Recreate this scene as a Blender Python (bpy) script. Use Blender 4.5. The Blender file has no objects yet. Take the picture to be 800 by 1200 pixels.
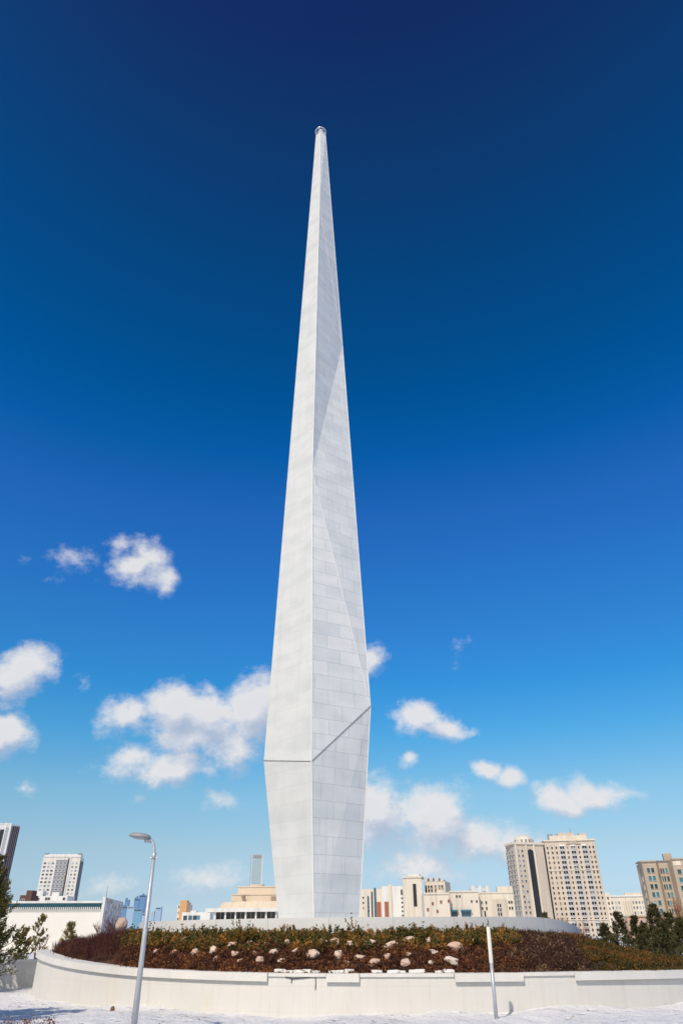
import bpy, bmesh, math, random
import numpy as np
from mathutils import Vector, Matrix, noise as mnoise

SC = bpy.context.scene
COL = SC.collection
rnd = random.Random(7)
nrg = np.random.default_rng(11)

# ------------------------------------------------------------------ camera
EYE = 1.9
FPX = 800.0                      # focal length in pixels of an 800 x 1200 frame (24 mm)
PITCH = math.radians(31.8)
ROLL = math.radians(0.53)
_r = Vector((1, 0, 0)); _u = Vector((0, -math.sin(PITCH), math.cos(PITCH)))
C_F = Vector((0, math.cos(PITCH), math.sin(PITCH)))
C_R = _r * math.cos(ROLL) - _u * math.sin(ROLL)
C_U = _u * math.cos(ROLL) + _r * math.sin(ROLL)
cam = bpy.data.cameras.new('camera')
cam.sensor_fit = 'VERTICAL'; cam.sensor_height = 36; cam.lens = 24.0
cam.clip_start = 0.1; cam.clip_end = 20000
camo = bpy.data.objects.new('camera', cam); COL.objects.link(camo)
camo.matrix_world = Matrix(((C_R.x, C_U.x, -C_F.x, 0), (C_R.y, C_U.y, -C_F.y, 0), (C_R.z, C_U.z, -C_F.z, EYE), (0, 0, 0, 1)))
SC.camera = camo


def ray(px, py):
    return (C_R * ((px - 400) / FPX) + C_U * ((600 - py) / FPX) + C_F).normalized()


def pt(px, py, Y):
    d = ray(px, py); k = Y / d.y
    return Vector((d.x * k, Y, EYE + d.z * k))


def xy(px, py, Y):
    p = pt(px, py, Y); return (p.x, p.y)


def gp(px, py, z=0.0):
    d = ray(px, py); k = (z - EYE) / d.z
    return Vector((d.x * k, d.y * k, z))


# ------------------------------------------------------------------ sun, sky, exposure
SUN_EL = math.radians(46)
SUN_H = Vector((-0.40, -0.916, 0)).normalized()          # horizontal direction towards the sun
SUN_D = Vector((SUN_H.x * math.cos(SUN_EL), SUN_H.y * math.cos(SUN_EL), math.sin(SUN_EL)))
sl = bpy.data.lights.new('sun', 'SUN'); sl.energy = 3.4; sl.angle = math.radians(0.5); sl.color = (1.0, 0.885, 0.735)
so = bpy.data.objects.new('sun', sl); COL.objects.link(so)
so.rotation_euler = SUN_D.to_track_quat('Z', 'Y').to_euler(); so.location = (-20, -30, 60)
SKY_S = 0.10
SC.view_settings.view_transform = 'Standard'; SC.view_settings.look = 'None'
SC.view_settings.exposure = 0.0; SC.view_settings.gamma = 1.0; SC.view_settings.use_curve_mapping = False
SC.render.engine = 'CYCLES'
try:
    SC.cycles.use_denoising = True
    SC.cycles.denoiser = 'OPENIMAGEDENOISE'
except Exception:
    pass
SC.cycles.max_bounces = 6; SC.cycles.diffuse_bounces = 3; SC.cycles.glossy_bounces = 2

W = bpy.data.worlds.new('World'); SC.world = W; W.use_nodes = True
wt = W.node_tree; wt.nodes.clear()


class N:
    """small node helper"""
    def __init__(s, tree): s.t = tree
    def new(s, typ, **kw):
        n = s.t.nodes.new(typ)
        for k, v in kw.items(): setattr(n, k, v)
        return n
    def lk(s, a, b): s.t.links.new(a, b)
    def setin(s, sock, v):
        if hasattr(v, 'links') or isinstance(v, bpy.types.NodeSocket): s.lk(v, sock)
        else: sock.default_value = v
    def m(s, op, a, b=0.0, c=None, clamp=False):
        n = s.new('ShaderNodeMath', operation=op, use_clamp=clamp)
        s.setin(n.inputs[0], a); s.setin(n.inputs[1], b)
        if c is not None: s.setin(n.inputs[2], c)
        return n.outputs[0]
    def v(s, op, a, b=(0, 0, 0)):
        n = s.new('ShaderNodeVectorMath', operation=op)
        s.setin(n.inputs[0], a); s.setin(n.inputs[1], b)
        return n.outputs['Value'] if op in ('DOT_PRODUCT', 'LENGTH') else n.outputs[0]
    def scale(s, a, k):
        n = s.new('ShaderNodeVectorMath', operation='SCALE'); s.setin(n.inputs[0], a); s.setin(n.inputs['Scale'], k); return n.outputs[0]
    def mix(s, f, a, b, blend='MIX'):
        n = s.new('ShaderNodeMix', data_type='RGBA', blend_type=blend)
        s.setin(n.inputs[0], f); s.setin(n.inputs[6], a); s.setin(n.inputs[7], b)
        return n.outputs[2]
    def noise(s, vec, scale, detail=4, rough=0.55, dist=0.0):
        n = s.new('ShaderNodeTexNoise'); n.inputs['Scale'].default_value = scale
        n.inputs['Detail'].default_value = detail; n.inputs['Roughness'].default_value = rough
        n.inputs['Distortion'].default_value = dist
        if vec is not None: s.lk(vec, n.inputs['Vector'])
        return n
    def ramp(s, f, stops, interp='LINEAR'):
        n = s.new('ShaderNodeValToRGB'); cr = n.color_ramp; cr.interpolation = interp
        while len(cr.elements) > 1: cr.elements.remove(cr.elements[-1])
        for i, (p, c) in enumerate(stops):
            e = cr.elements[0] if i == 0 else cr.elements.new(p)
            e.position = p; e.color = (c[0], c[1], c[2], 1) if not isinstance(c, (int, float)) else (c, c, c, 1)
        s.setin(n.inputs[0], f)
        return n.outputs[0]
    def smooth(s, x, a, b):
        n = s.new('ShaderNodeMapRange', interpolation_type='SMOOTHSTEP')
        s.setin(n.inputs[0], x); n.inputs[1].default_value = a; n.inputs[2].default_value = b
        return n.outputs[0]


# clouds: (pixel centre, radii, strength) turned into directions of the sky
CLOUDS = [
    (170, 664, 40, 36, .85), (146, 644, 24, 15, .5), (190, 684, 22, 20, .6), (80, 658, 30, 17, .24), (35, 657, 26, 8, .16),
    (20, 790, 52, 48, 1.0), (10, 862, 40, 34, 1.0), (30, 917, 18, 12, .45), (97, 805, 10, 14, .22),
    (150, 836, 44, 32, .85), (200, 832, 60, 42, 1.0), (240, 838, 66, 46, 1.05), (290, 832, 52, 52, 1.1), (275, 868, 50, 38, .8), (225, 868, 66, 32, .9), (250, 852, 60, 36, .9),
    (190, 903, 78, 30, .95), (150, 893, 30, 22, .6), (240, 905, 24, 16, .5), (264, 938, 28, 16, .4), (155, 936, 9, 18, .3),
    (438, 771, 26, 26, .85), (490, 842, 36, 32, 1.0), (515, 852, 40, 24, .9), (544, 852, 22, 10, .4),
    (488, 893, 17, 13, .5), (568, 902, 26, 18, .85), (594, 913, 24, 20, .85), (655, 936, 50, 28, .95), (692, 928, 54, 26, .95), (728, 934, 28, 10, .4),
    (440, 950, 58, 58, 1.0), (518, 958, 56, 48, 1.05), (560, 985, 58, 42, .9), (603, 998, 42, 36, .8), (500, 1010, 95, 32, .45),
    (240, 1030, 60, 24, .36), (540, 763, 14, 26, .16), (770, 1035, 60, 20, .3), (110, 1040, 40, 18, .3),
]


def build_world():
    n = N(wt)
    tc = n.new('ShaderNodeTexCoord'); d = n.v('NORMALIZE', tc.outputs['Generated'])
    # density of the clouds in a direction, as a group used twice
    g = bpy.data.node_groups.new('cloud_density', 'ShaderNodeTree')
    g.interface.new_socket('Dir', in_out='INPUT', socket_type='NodeSocketVector')
    g.interface.new_socket('Density', in_out='OUTPUT', socket_type='NodeSocketFloat')
    q = N(g); gi = q.new('NodeGroupInput'); go = q.new('NodeGroupOutput')
    dirv = gi.outputs[0]
    w1 = q.noise(dirv, 9.0, 2, .5)
    warp = q.scale(q.v('SUBTRACT', w1.outputs['Color'], (.5, .5, .5)), .05)
    w2 = q.noise(dirv, 30.0, 2, .5)
    warp2 = q.scale(q.v('SUBTRACT', w2.outputs['Color'], (.5, .5, .5)), .022)
    p = q.v('ADD', q.v('ADD', dirv, warp), warp2)
    acc = None
    for (cx, cy, rx, ry, s) in CLOUDS:
        c = ray(cx, cy); a = ray(cx + rx, cy) - c; b = ray(cx, cy - ry) - c
        dv = q.v('SUBTRACT', p, tuple(c))
        uu = q.v('DOT_PRODUCT', dv, tuple(a / a.length_squared)); vv = q.v('DOT_PRODUCT', dv, tuple(b / b.length_squared))
        r2 = q.m('ADD', q.m('MULTIPLY', uu, uu), q.m('MULTIPLY', vv, vv))
        den = q.m('MULTIPLY_ADD', q.m('SQRT', r2), -s, s)
        acc = den if acc is None else q.m('SMOOTH_MAX', acc, den, .08)
    f1 = q.noise(q.v('MULTIPLY', dirv, (1, 1, 1.35)), 15.0, 11, .68)
    f2 = q.noise(dirv, 60.0, 5, .6)
    fb = q.m('ADD', q.m('MULTIPLY_ADD', f1.outputs[0], 1.6, -.79), q.m('MULTIPLY_ADD', f2.outputs[0], .22, -.11))
    res = q.m('ADD', q.m('MAXIMUM', acc, -1.5), fb)
    q.lk(res, go.inputs[0])

    def dens(vec):
        k = n.new('ShaderNodeGroup'); k.node_tree = g; n.lk(vec, k.inputs[0]); return k.outputs[0]
    D0 = dens(d)
    toward = (-.012, .0, .026)
    D1 = dens(n.v('ADD', d, toward))
    alpha = n.smooth(D0, .02, .68)
    lit = n.m('MULTIPLY_ADD', n.m('SUBTRACT', D0, D1), 1.5, .60, clamp=True)
    core = n.smooth(D0, .3, 1.0)
    lit = n.m('SUBTRACT', lit, n.m('MULTIPLY', core, .12), clamp=True)
    sky = n.new('ShaderNodeTexSky', sky_type='NISHITA'); sky.sun_disc = False
    sky.sun_elevation = SUN_EL; sky.sun_rotation = math.atan2(SUN_D.x, SUN_D.y)
    sky.air_density = 1.0; sky.dust_density = 0.6; sky.ozone_density = 1.6; sky.altitude = 300
    sx = n.new('ShaderNodeSeparateXYZ'); n.lk(d, sx.inputs[0])
    # polarised, deep blue grading of the sky: depends on elevation only
    tint = n.ramp(sx.outputs[2], SKY_TINT)
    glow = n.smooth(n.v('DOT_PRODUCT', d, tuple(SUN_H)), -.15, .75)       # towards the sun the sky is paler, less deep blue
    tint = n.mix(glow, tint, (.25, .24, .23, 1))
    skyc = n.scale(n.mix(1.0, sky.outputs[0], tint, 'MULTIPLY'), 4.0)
    k = 1.0 / SKY_S
    ccol = n.ramp(lit, [(0, (.46 * .1, .53 * .1, .66 * .1)), (.5, (.061, .065, .074)), (1, (.082, .081, .081))])
    ccol = n.scale(ccol, k * 10)
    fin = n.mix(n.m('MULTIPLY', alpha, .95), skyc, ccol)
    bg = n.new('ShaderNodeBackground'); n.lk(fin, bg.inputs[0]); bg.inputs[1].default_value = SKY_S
    out = n.new('ShaderNodeOutputWorld'); n.lk(bg.outputs[0], out.inputs[0])


SKY_TINT = [(0.0099, (0.1848, 0.2446, 0.3686)), (0.0421, (0.1781, 0.2135, 0.2857)), (0.0949, (0.2094, 0.2356, 0.2533)), (0.1607, (0.1842, 0.2711, 0.2843)), (0.2348, (0.0903, 0.2649, 0.3335)), (0.3002, (0.0513, 0.2439, 0.3621)), (0.3553, (0.0532, 0.2324, 0.3803)), (0.4323, (0.045, 0.2201, 0.3993)), (0.5179, (0.0385, 0.1994, 0.4065)), (0.5937, (0.0069, 0.1847, 0.3649)), (0.6634, (0.001, 0.1617, 0.3048)), (0.7799, (0.0069, 0.1226, 0.2354)), (0.8645, (0.0163, 0.0887, 0.1813)), (0.9212, (0.0227, 0.0581, 0.1438))]
build_world()

# ------------------------------------------------------------------ materials
MATS = {}


def mat(name, base, rough=.75, var=.06, scale=3.0, bump=0.0, bscale=20.0, spec=.3, metal=0.0, streak=0.0):
    """a plain procedural material: base colour with a little blotchy variation and relief"""
    if name in MATS: return MATS[name]
    m = bpy.data.materials.new(name); m.use_nodes = True
    n = N(m.node_tree); bs = m.node_tree.nodes['Principled BSDF']
    tc = n.new('ShaderNodeTexCoord')
    nz = n.noise(tc.outputs['Object'], scale, 5, .6)
    c0 = tuple(max(0, b * (1 - var)) for b in base); c1 = tuple(min(1, b * (1 + var)) for b in base)
    cc = n.ramp(nz.outputs[0], [(.3, c0), (.7, c1)])
    if streak:
        mp = n.new('ShaderNodeMapping'); mp.inputs['Scale'].default_value = (.55, .55, .035); n.lk(tc.outputs['Object'], mp.inputs[0])
        sn = n.noise(mp.outputs[0], 1.0, 6, .65)
        cc = n.mix(n.m('MULTIPLY', n.smooth(sn.outputs[0], .42, .72), streak), cc, tuple(b * .55 for b in base) + (1,))
    n.lk(cc, bs.inputs['Base Color'])
    bs.inputs['Roughness'].default_value = rough; bs.inputs['Metallic'].default_value = metal
    bs.inputs['Specular IOR Level'].default_value = spec
    if bump:
        nb = n.noise(tc.outputs['Object'], bscale, 6, .6)
        bp = n.new('ShaderNodeBump'); bp.inputs['Strength'].default_value = bump; bp.inputs['Distance'].default_value = .05
        n.lk(nb.outputs[0], bp.inputs['Height']); n.lk(bp.outputs[0], bs.inputs['Normal'])
    MATS[name] = m
    return m


def glass(name, base, rough=.12):
    if name in MATS: return MATS[name]
    m = mat(name, base, rough, .25, .35, spec=.6)
    n = N(m.node_tree); bs = m.node_tree.nodes['Principled BSDF']
    src = bs.inputs['Base Color'].links[0].from_socket
    oi = n.new('ShaderNodeObjectInfo')
    k = n.ramp(oi.outputs['Random'], [(0, .45), (.45, 1.0), (.7, 1.8), (.80, 2.6)], 'CONSTANT')
    c = n.mix(1.0, src, k, 'MULTIPLY')
    c = n.mix(n.ramp(oi.outputs['Random'], [(0, 0.0), (.88, .35), (.95, .55)], 'CONSTANT'), c, (.42, .40, .36, 1))   # drawn blinds
    n.lk(c, bs.inputs['Base Color'])
    return m


def brick_mat(name, c1, c2, mortar, bw, bh, ms=.012, rough=.55, uv=True, stain=None, bias=0.0, bump=.15, offset=.5):
    """panel cladding laid in courses; UV in metres"""
    m = bpy.data.materials.new(name); m.use_nodes = True; MATS[name] = m
    n = N(m.node_tree); bs = m.node_tree.nodes['Principled BSDF']
    tc = n.new('ShaderNodeTexCoord')
    vec = tc.outputs['UV']
    b = n.new('ShaderNodeTexBrick'); n.lk(vec, b.inputs['Vector'])
    b.inputs['Scale'].default_value = 1.0; b.inputs['Brick Width'].default_value = bw; b.inputs['Row Height'].default_value = bh
    b.inputs['Mortar Size'].default_value = ms; b.inputs['Mortar Smooth'].default_value = .1; b.inputs['Bias'].default_value = bias
    b.offset = offset; b.inputs['Color1'].default_value = (*c1, 1); b.inputs['Color2'].default_value = (*c2, 1); b.inputs['Mortar'].default_value = (*mortar, 1)
    col = b.outputs[0]
    nz = n.noise(tc.outputs['Object'], .8, 6, .65)
    col = n.mix(1.0, col, n.ramp(nz.outputs[0], [(.25, .93), (.7, 1.0)]), 'MULTIPLY')
    if name.startswith('obelisk'):
        mp = n.new('ShaderNodeMapping'); mp.inputs['Scale'].default_value = (2.2, 2.2, .10); n.lk(tc.outputs['Object'], mp.inputs[0])
        ns = n.noise(mp.outputs[0], 1.0, 6, .65)
        col = n.mix(n.m('MULTIPLY', n.smooth(ns.outputs[0], .48, .75), .17 if 'calm' in name else .28), col, (.46, .48, .49, 1))
        mp = n.new('ShaderNodeMapping'); mp.inputs['Scale'].default_value = (.5, 1.19, 1); n.lk(vec, mp.inputs[0])
        wn = n.new('ShaderNodeTexNoise'); wn.inputs['Scale'].default_value = .9; wn.inputs['Detail'].default_value = 3; n.lk(mp.outputs[0], wn.inputs['Vector'])
        col = n.mix(1.0, col, n.ramp(wn.outputs[0], [(.35, (.90, .91, .92)), (.6, (1, 1, 1))]), 'MULTIPLY')
    if stain:
        mp = n.new('ShaderNodeMapping'); mp.inputs['Scale'].default_value = (1.2, 1.2, .35); n.lk(tc.outputs['Object'], mp.inputs[0])
        ns = n.noise(mp.outputs[0], .9, 7, .7)
        col = n.mix(n.m('MULTIPLY', n.smooth(ns.outputs[0], .56, .75), .5), col, (*stain, 1))
        mp2 = n.new('ShaderNodeMapping'); mp2.inputs['Scale'].default_value = (7, 7, .6); n.lk(tc.outputs['Object'], mp2.inputs[0])
        ns2 = n.noise(mp2.outputs[0], 1.0, 4, .6)
        col = n.mix(n.m('MULTIPLY', n.smooth(ns2.outputs[0], .5, .8), .22), col, (.42, .38, .32, 1))
    n.lk(col, bs.inputs['Base Color']); bs.inputs['Roughness'].default_value = rough; bs.inputs['Specular IOR Level'].default_value = .35
    if bump:
        bp = n.new('ShaderNodeBump'); bp.inputs['Strength'].default_value = bump; bp.inputs['Distance'].default_value = .02
        nb = n.noise(tc.outputs['Object'], 14, 4, .6)
        n.lk(n.m('SUBTRACT', n.m('MULTIPLY', nb.outputs[0], .25), b.outputs['Fac']), bp.inputs['Height']); n.lk(bp.outputs[0], bs.inputs['Normal'])
    return m


def leaf_mat(name, stops, rough=.7, trans=.25):
    """foliage whose natural colour varies from sprig to sprig (attribute 'tint')"""
    m = bpy.data.materials.new(name); m.use_nodes = True; MATS[name] = m
    n = N(m.node_tree); bs = m.node_tree.nodes['Principled BSDF']
    at = n.new('ShaderNodeAttribute'); at.attribute_name = 'tint'
    c = n.ramp(at.outputs['Fac'], stops)
    n.lk(c, bs.inputs['Base Color']); bs.inputs['Roughness'].default_value = rough; bs.inputs['Specular IOR Level'].default_value = .2
    tr = n.new('ShaderNodeBsdfTranslucent'); n.lk(c, tr.inputs[0])
    mx = n.new('ShaderNodeMixShader'); mx.inputs[0].default_value = trans
    out = m.node_tree.nodes['Material Output']
    n.lk(bs.outputs[0], mx.inputs[1]); n.lk(tr.outputs[0], mx.inputs[2]); n.lk(mx.outputs[0], out.inputs[0])
    return m


# ------------------------------------------------------------------ object helpers
WO = {}          # world offset of every object we create (no rotations on parents)


def thing(name, loc, label=None, cat=None, group=None):
    o = bpy.data.objects.new(name, None); COL.objects.link(o); o.location = loc
    o.empty_display_size = .3
    WO[o.name] = Vector(loc); tag(o, label, cat, group); return o


def tag(o, label=None, cat=None, group=None, kind=None):
    if label: o['label'] = label
    if cat: o['category'] = cat
    if group: o['group'] = group
    if kind: o['kind'] = kind
    return o


def mesh_obj(name, verts, faces, mats, parent=None, loc=None, midx=None, uvs=None, smooth=False, tint=None):
    """verts in WORLD coordinates; the object sits at loc (or at its parent)"""
    base = Vector(loc) if loc is not None else (WO[parent.name] if parent else Vector((0, 0, 0)))
    me = bpy.data.meshes.new(name)
    v = np.asarray([tuple(p) for p in verts] if not isinstance(verts, np.ndarray) else verts, dtype=float).reshape(-1, 3) - np.array(base)
    me.from_pydata(v.tolist() if len(v) < 2000 else list(map(tuple, v)), [], faces if isinstance(faces, list) else faces.tolist())
    if not isinstance(mats, (list, tuple)): mats = [mats]
    for m in mats: me.materials.append(m)
    if midx is not None: me.polygons.foreach_set('material_index', np.asarray(midx, dtype=np.int32))
    if uvs is not None:
        uv = me.uv_layers.new(name='UVMap'); uv.data.foreach_set('uv', np.asarray(uvs, dtype=np.float32).ravel())
    if smooth: me.polygons.foreach_set('use_smooth', np.ones(len(me.polygons), dtype=bool))
    if tint is not None:
        a = me.attributes.new('tint', 'FLOAT', 'POINT'); a.data.foreach_set('value', np.asarray(tint, dtype=np.float32))
    me.update()
    o = bpy.data.objects.new(name, me); COL.objects.link(o)
    if parent:
        o.parent = parent; o.location = base - WO[parent.name]
    else:
        o.location = base
    WO[o.name] = base
    return o


class MB:
    """collects shapes into one mesh"""
    def __init__(s): s.v = []; s.f = []; s.m = []; s.uv = []
    def poly(s, pts, mi=0, uv=None):
        k = len(s.v); s.v += [tuple(p) for p in pts]; s.f.append(list(range(k, k + len(pts)))); s.m.append(mi)
        s.uv += uv if uv else [(0, 0)] * len(pts)
    def quad_uv(s, a, b, c, d, mi=0, u0=0.0):
        a, b, c, d = map(Vector, (a, b, c, d)); w = math.hypot(b.x - a.x, b.y - a.y)
        s.poly([a, b, c, d], mi, [(u0, a.z), (u0 + w, b.z), (u0 + w, c.z), (u0, d.z)])
    def prism(s, foot, z0, z1, mi=0, top=None, ztops=None):
        """vertical prism over a footprint, counter-clockwise; UV in metres"""
        ar = sum(foot[i][0] * foot[(i + 1) % len(foot)][1] - foot[(i + 1) % len(foot)][0] * foot[i][1] for i in range(len(foot)))
        zt = ztops if ztops else [z1] * len(foot)
        if ar < 0: foot = foot[::-1]; zt = zt[::-1]
        u = 0
        for i in range(len(foot)):
            j = (i + 1) % len(foot); a = foot[i]; b = foot[j]
            s.quad_uv((a[0], a[1], z0), (b[0], b[1], z0), (b[0], b[1], zt[j]), (a[0], a[1], zt[i]), mi, u)
            u += math.hypot(b[0] - a[0], b[1] - a[1])
        s.poly([(p[0], p[1], z) for p, z in zip(foot, zt)], mi if top is None else top)
        s.poly([(p[0], p[1], z0) for p in foot[::-1]], mi)
    def box(s, c, e1, e2, e3, mi=0):
        """box centred at c with half-axis vectors"""
        c, e1, e2, e3 = map(Vector, (c, e1, e2, e3))
        if e1.cross(e2).dot(e3) < 0: e1 = -e1
        P = lambda i, j, k: c + e1 * i + e2 * j + e3 * k
        for q in ([(-1, -1, -1), (-1, 1, -1), (1, 1, -1), (1, -1, -1)], [(-1, -1, 1), (1, -1, 1), (1, 1, 1), (-1, 1, 1)],
                  [(-1, -1, -1), (1, -1, -1), (1, -1, 1), (-1, -1, 1)], [(1, 1, -1), (-1, 1, -1), (-1, 1, 1), (1, 1, 1)],
                  [(-1, 1, -1), (-1, -1, -1), (-1, -1, 1), (-1, 1, 1)], [(1, -1, -1), (1, 1, -1), (1, 1, 1), (1, -1, 1)]):
            s.poly([P(*t) for t in q], mi)
    def tube(s, pts, radii, seg=10, mi=0, cap=True):
        pts = [Vector(p) for p in pts]
        if not isinstance(radii, (list, tuple)): radii = [radii] * len(pts)
        base = len(s.v); ref = None
        for i, p in enumerate(pts):
            t = (pts[min(i + 1, len(pts) - 1)] - pts[max(i - 1, 0)]).normalized()
            if ref is None: ref = Vector((1, 0, 0)) if abs(t.x) < .9 else Vector((0, 1, 0))
            a = (ref - t * ref.dot(t)).normalized(); b = t.cross(a); ref = a
            for k in range(seg):
                w = 2 * math.pi * k / seg
                s.v.append(tuple(p + (a * math.cos(w) + b * math.sin(w)) * radii[i]))
        for i in range(len(pts) - 1):
            for k in range(seg):
                q = base + i * seg; r = q + seg; j = (k + 1) % seg
                s.f.append([q + k, q + j, r + j, r + k]); s.m.append(mi); s.uv += [(0, 0)] * 4
        if cap:
            s.f.append([base + k for k in range(seg)][::-1]); s.m.append(mi); s.uv += [(0, 0)] * seg
            e = base + (len(pts) - 1) * seg
            s.f.append([e + k for k in range(seg)]); s.m.append(mi); s.uv += [(0, 0)] * seg
    def build(s, name, mats, parent=None, loc=None, smooth=False):
        return mesh_obj(name, np.array(s.v), s.f, mats, parent, loc, s.m, s.uv, smooth)


def blades(base, direc, length, width, jit, K, rng, along=(.1, 1.0), leaf=(.10, .02), spread=.9):
    """K leaf blades on each of N sprigs. base, direc: (N,3). Returns verts, faces, sprig index per vertex"""
    n = len(base)
    t = rng.uniform(along[0], along[1], (n, K))
    p = base[:, None, :] + direc[:, None, :] * (t * length[:, None])[..., None]
    p = p + rng.normal(0, jit, p.shape)
    ax = direc[:, None, :] * .7 + rng.normal(0, spread, (n, K, 3))
    ax /= np.linalg.norm(ax, axis=2, keepdims=True) + 1e-9
    side = np.cross(ax, rng.normal(0, 1, (n, K, 3))); side /= np.linalg.norm(side, axis=2, keepdims=True) + 1e-9
    L = leaf[0] * rng.uniform(.6, 1.3, (n, K))[..., None]; w = leaf[1] * rng.uniform(.7, 1.3, (n, K))[..., None]
    v = np.stack([p - side * w * .4, p + ax * L * .5 - side * w, p + ax * L, p + ax * L * .5 + side * w], axis=2).reshape(-1, 3)
    m = n * K
    f = np.arange(m * 4).reshape(m, 4)
    idx = np.repeat(np.arange(n), K * 4)
    return v, f, idx


# ------------------------------------------------------------------ ground
def snow_material():
    m = bpy.data.materials.new('snow'); m.use_nodes = True
    n = N(m.node_tree); bs = m.node_tree.nodes['Principled BSDF']
    tc = n.new('ShaderNodeTexCoord'); P = tc.outputs['Object']
    a = n.noise(P, .35, 8, .62); b = n.noise(P, 5.0, 6, .65)
    dirt = n.m('MULTIPLY', n.smooth(a.outputs[0], .52, .64), n.smooth(b.outputs[0], .50, .62))
    col = n.ramp(b.outputs[0], [(.3, (.82, .82, .84)), (.6, (.89, .89, .895))])
    col = n.mix(n.m('MULTIPLY', dirt, .75), col, (.30, .24, .17, 1))
    n.lk(col, bs.inputs['Base Color']); bs.inputs['Roughness'].default_value = .65; bs.inputs['Specular IOR Level'].default_value = .2
    h1 = n.noise(P, 2.2, 7, .62); h2 = n.noise(P, 14, 5, .6)
    bp = n.new('ShaderNodeBump'); bp.inputs['Strength'].default_value = .9; bp.inputs['Distance'].default_value = .22
    vo = n.new('ShaderNodeTexVoronoi'); vo.inputs['Scale'].default_value = 1.7; n.lk(P, vo.inputs['Vector'])
    prints = n.m('MULTIPLY', n.smooth(vo.outputs['Distance'], .26, .14), n.smooth(a.outputs[0], .40, .52))
    n.lk(n.m('SUBTRACT', n.m('ADD', h1.outputs[0], n.m('MULTIPLY', h2.outputs[0], .3)), n.m('MULTIPLY', prints, .45)), bp.inputs['Height']); n.lk(bp.outputs[0], bs.inputs['Normal'])
    return m


def ground_z(x, y):
    r = math.hypot(x, y)
    k = max(0.0, 1 - r / 70)
    z = (mnoise.fractal(Vector((x * .25, y * .25, 3)), 1.0, 2.0, 4) * .16 + mnoise.fractal(Vector((x * 1.3, y * 1.3, 9)), 1.0, 2.0, 3) * .055) * min(1, k * 2)
    z -= .08 * max(0, min(1, (-x - 6) / 8)) * max(0, min(1, (48 - y) / 8)) * max(0, min(1, (y - 20) / 8))
    return z - .02


def make_ground():
    rs = list(np.geomspace(6, 14, 24)) + list(np.geomspace(14.25, 48, 110)) + list(np.geomspace(50, 9000, 40))
    na = 300; v = [(0, 0, -.02)]; f = []
    # finer spacing ahead of the camera
    th = []
    for k in range(na):
        u = k / na * 2 - 1
        th.append(math.pi / 2 + math.pi * (.25 * u + .75 * u ** 5))
    for r in rs:
        for t in th:
            x, y = r * math.cos(t), r * math.sin(t); v.append((x, y, ground_z(x, y)))
    for k in range(na): f.append([0, 1 + k, 1 + (k + 1) % na])
    for i in range(len(rs) - 1):
        for k in range(na):
            a = 1 + i * na; b = a + na; j = (k + 1) % na
            f.append([a + k, b + k, b + j, a + j])
    o = mesh_obj('ground', np.array(v), f, snow_material(), smooth=True); tag(o, kind='structure')
    return o


make_ground()

# ------------------------------------------------------------------ mound, retaining wall, plinth
WC = Vector((2.2, 40.6)); WR = 16.4            # outer retaining ring
PC = Vector((0.6, 40.4)); PR = 10.7            # upper ring
Z_M1 = 1.92; Z_P = 2.47


_kd = [-180, -110, -75, -62, -48, -34, -18, 0, 20, 40, 60, 100, 180]
_kz = [.93, 1.40, 1.46, 1.40, 1.19, 1.03, .95, .93, .90, .82, .72, .75, .93]
_tt = np.linspace(-180, 180, 721)
_ex = np.concatenate([_tt - 360, _tt, _tt + 360]); _cz = np.interp(_tt, _kd, _kz)
_cz3 = np.convolve(np.concatenate([_cz, _cz, _cz]), np.ones(25) / 25, 'same')


def capz(th):
    return float(np.interp(math.degrees((th + math.pi) % (2 * math.pi) - math.pi), _tt, _cz3[721:1442]))


def wth(x, y):
    return math.atan2(x - WC.x, WC.y - y)


def ring(c, r, th):                              # th: 0 = towards the camera, + = to the right
    return (c.x + r * math.sin(th), c.y - r * math.cos(th))


def th_of_px(px, c, r):
    """angle on the near side of a ring seen at picture column px (on the horizon)"""
    best, bt = 1e9, 0
    for i in range(-900, 901):
        t = i / 900 * math.radians(68)
        x, y = ring(c, r, t); u = 400 + 941 * x / y
        if abs(u - px) < best: best, bt = abs(u - px), t
    return bt


def mound_t(x, y):
    a = (WR - .4) - math.hypot(x - WC.x, y - WC.y); b = math.hypot(x - PC.x, y - PC.y) - PR
    return max(0, min(1, a / max(1e-6, a + b))) if a > 0 else 0


def mound_z(x, y):
    t = mound_t(x, y)
    th = wth(x, y); m0 = capz(th) - .12
    k = max(0, min(1, (math.degrees(th) - 25) / 40)) if th < 2.2 else max(0, 1 - (th - 2.2) / .6)
    return m0 + (Z_M1 - .30 * k - m0) * (t ** (.85 + 1.3 * k)) + mnoise.fractal(Vector((x * .8, y * .8, 1)), 1, 2, 3) * .05


def mound_hit(px, py):
    d = ray(px, py); k = 22 / d.y
    for i in range(2400):
        k += .01 / d.y
        p = Vector((d.x * k, d.y * k, EYE + d.z * k))
        if math.hypot(p.x - WC.x, p.y - WC.y) < WR - .4 and p.z < mound_z(p.x, p.y): return p
    return None


def make_mound():
    nt, na = 22, 260; v = []; f = []
    for i in range(nt + 1):
        t = i / nt
        for k in range(na):
            th = 2 * math.pi * k / na
            a = Vector(ring(WC, WR - .25, th)); b = Vector(ring(PC, PR - .1, th)); p = a.lerp(b, t)
            v.append((p.x, p.y, mound_z(p.x, p.y)))
    for i in range(nt):
        for k in range(na):
            j = (k + 1) % na; a = i * na; b = a + na
            f.append([a + k, a + j, b + j, b + k])
    o = mesh_obj('mound', np.array(v), f, mat('mound_soil', (.070, .038, .026), .95, .4, 2.5, .6, 18), smooth=True)
    tag(o, kind='structure')


make_mound()

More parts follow.
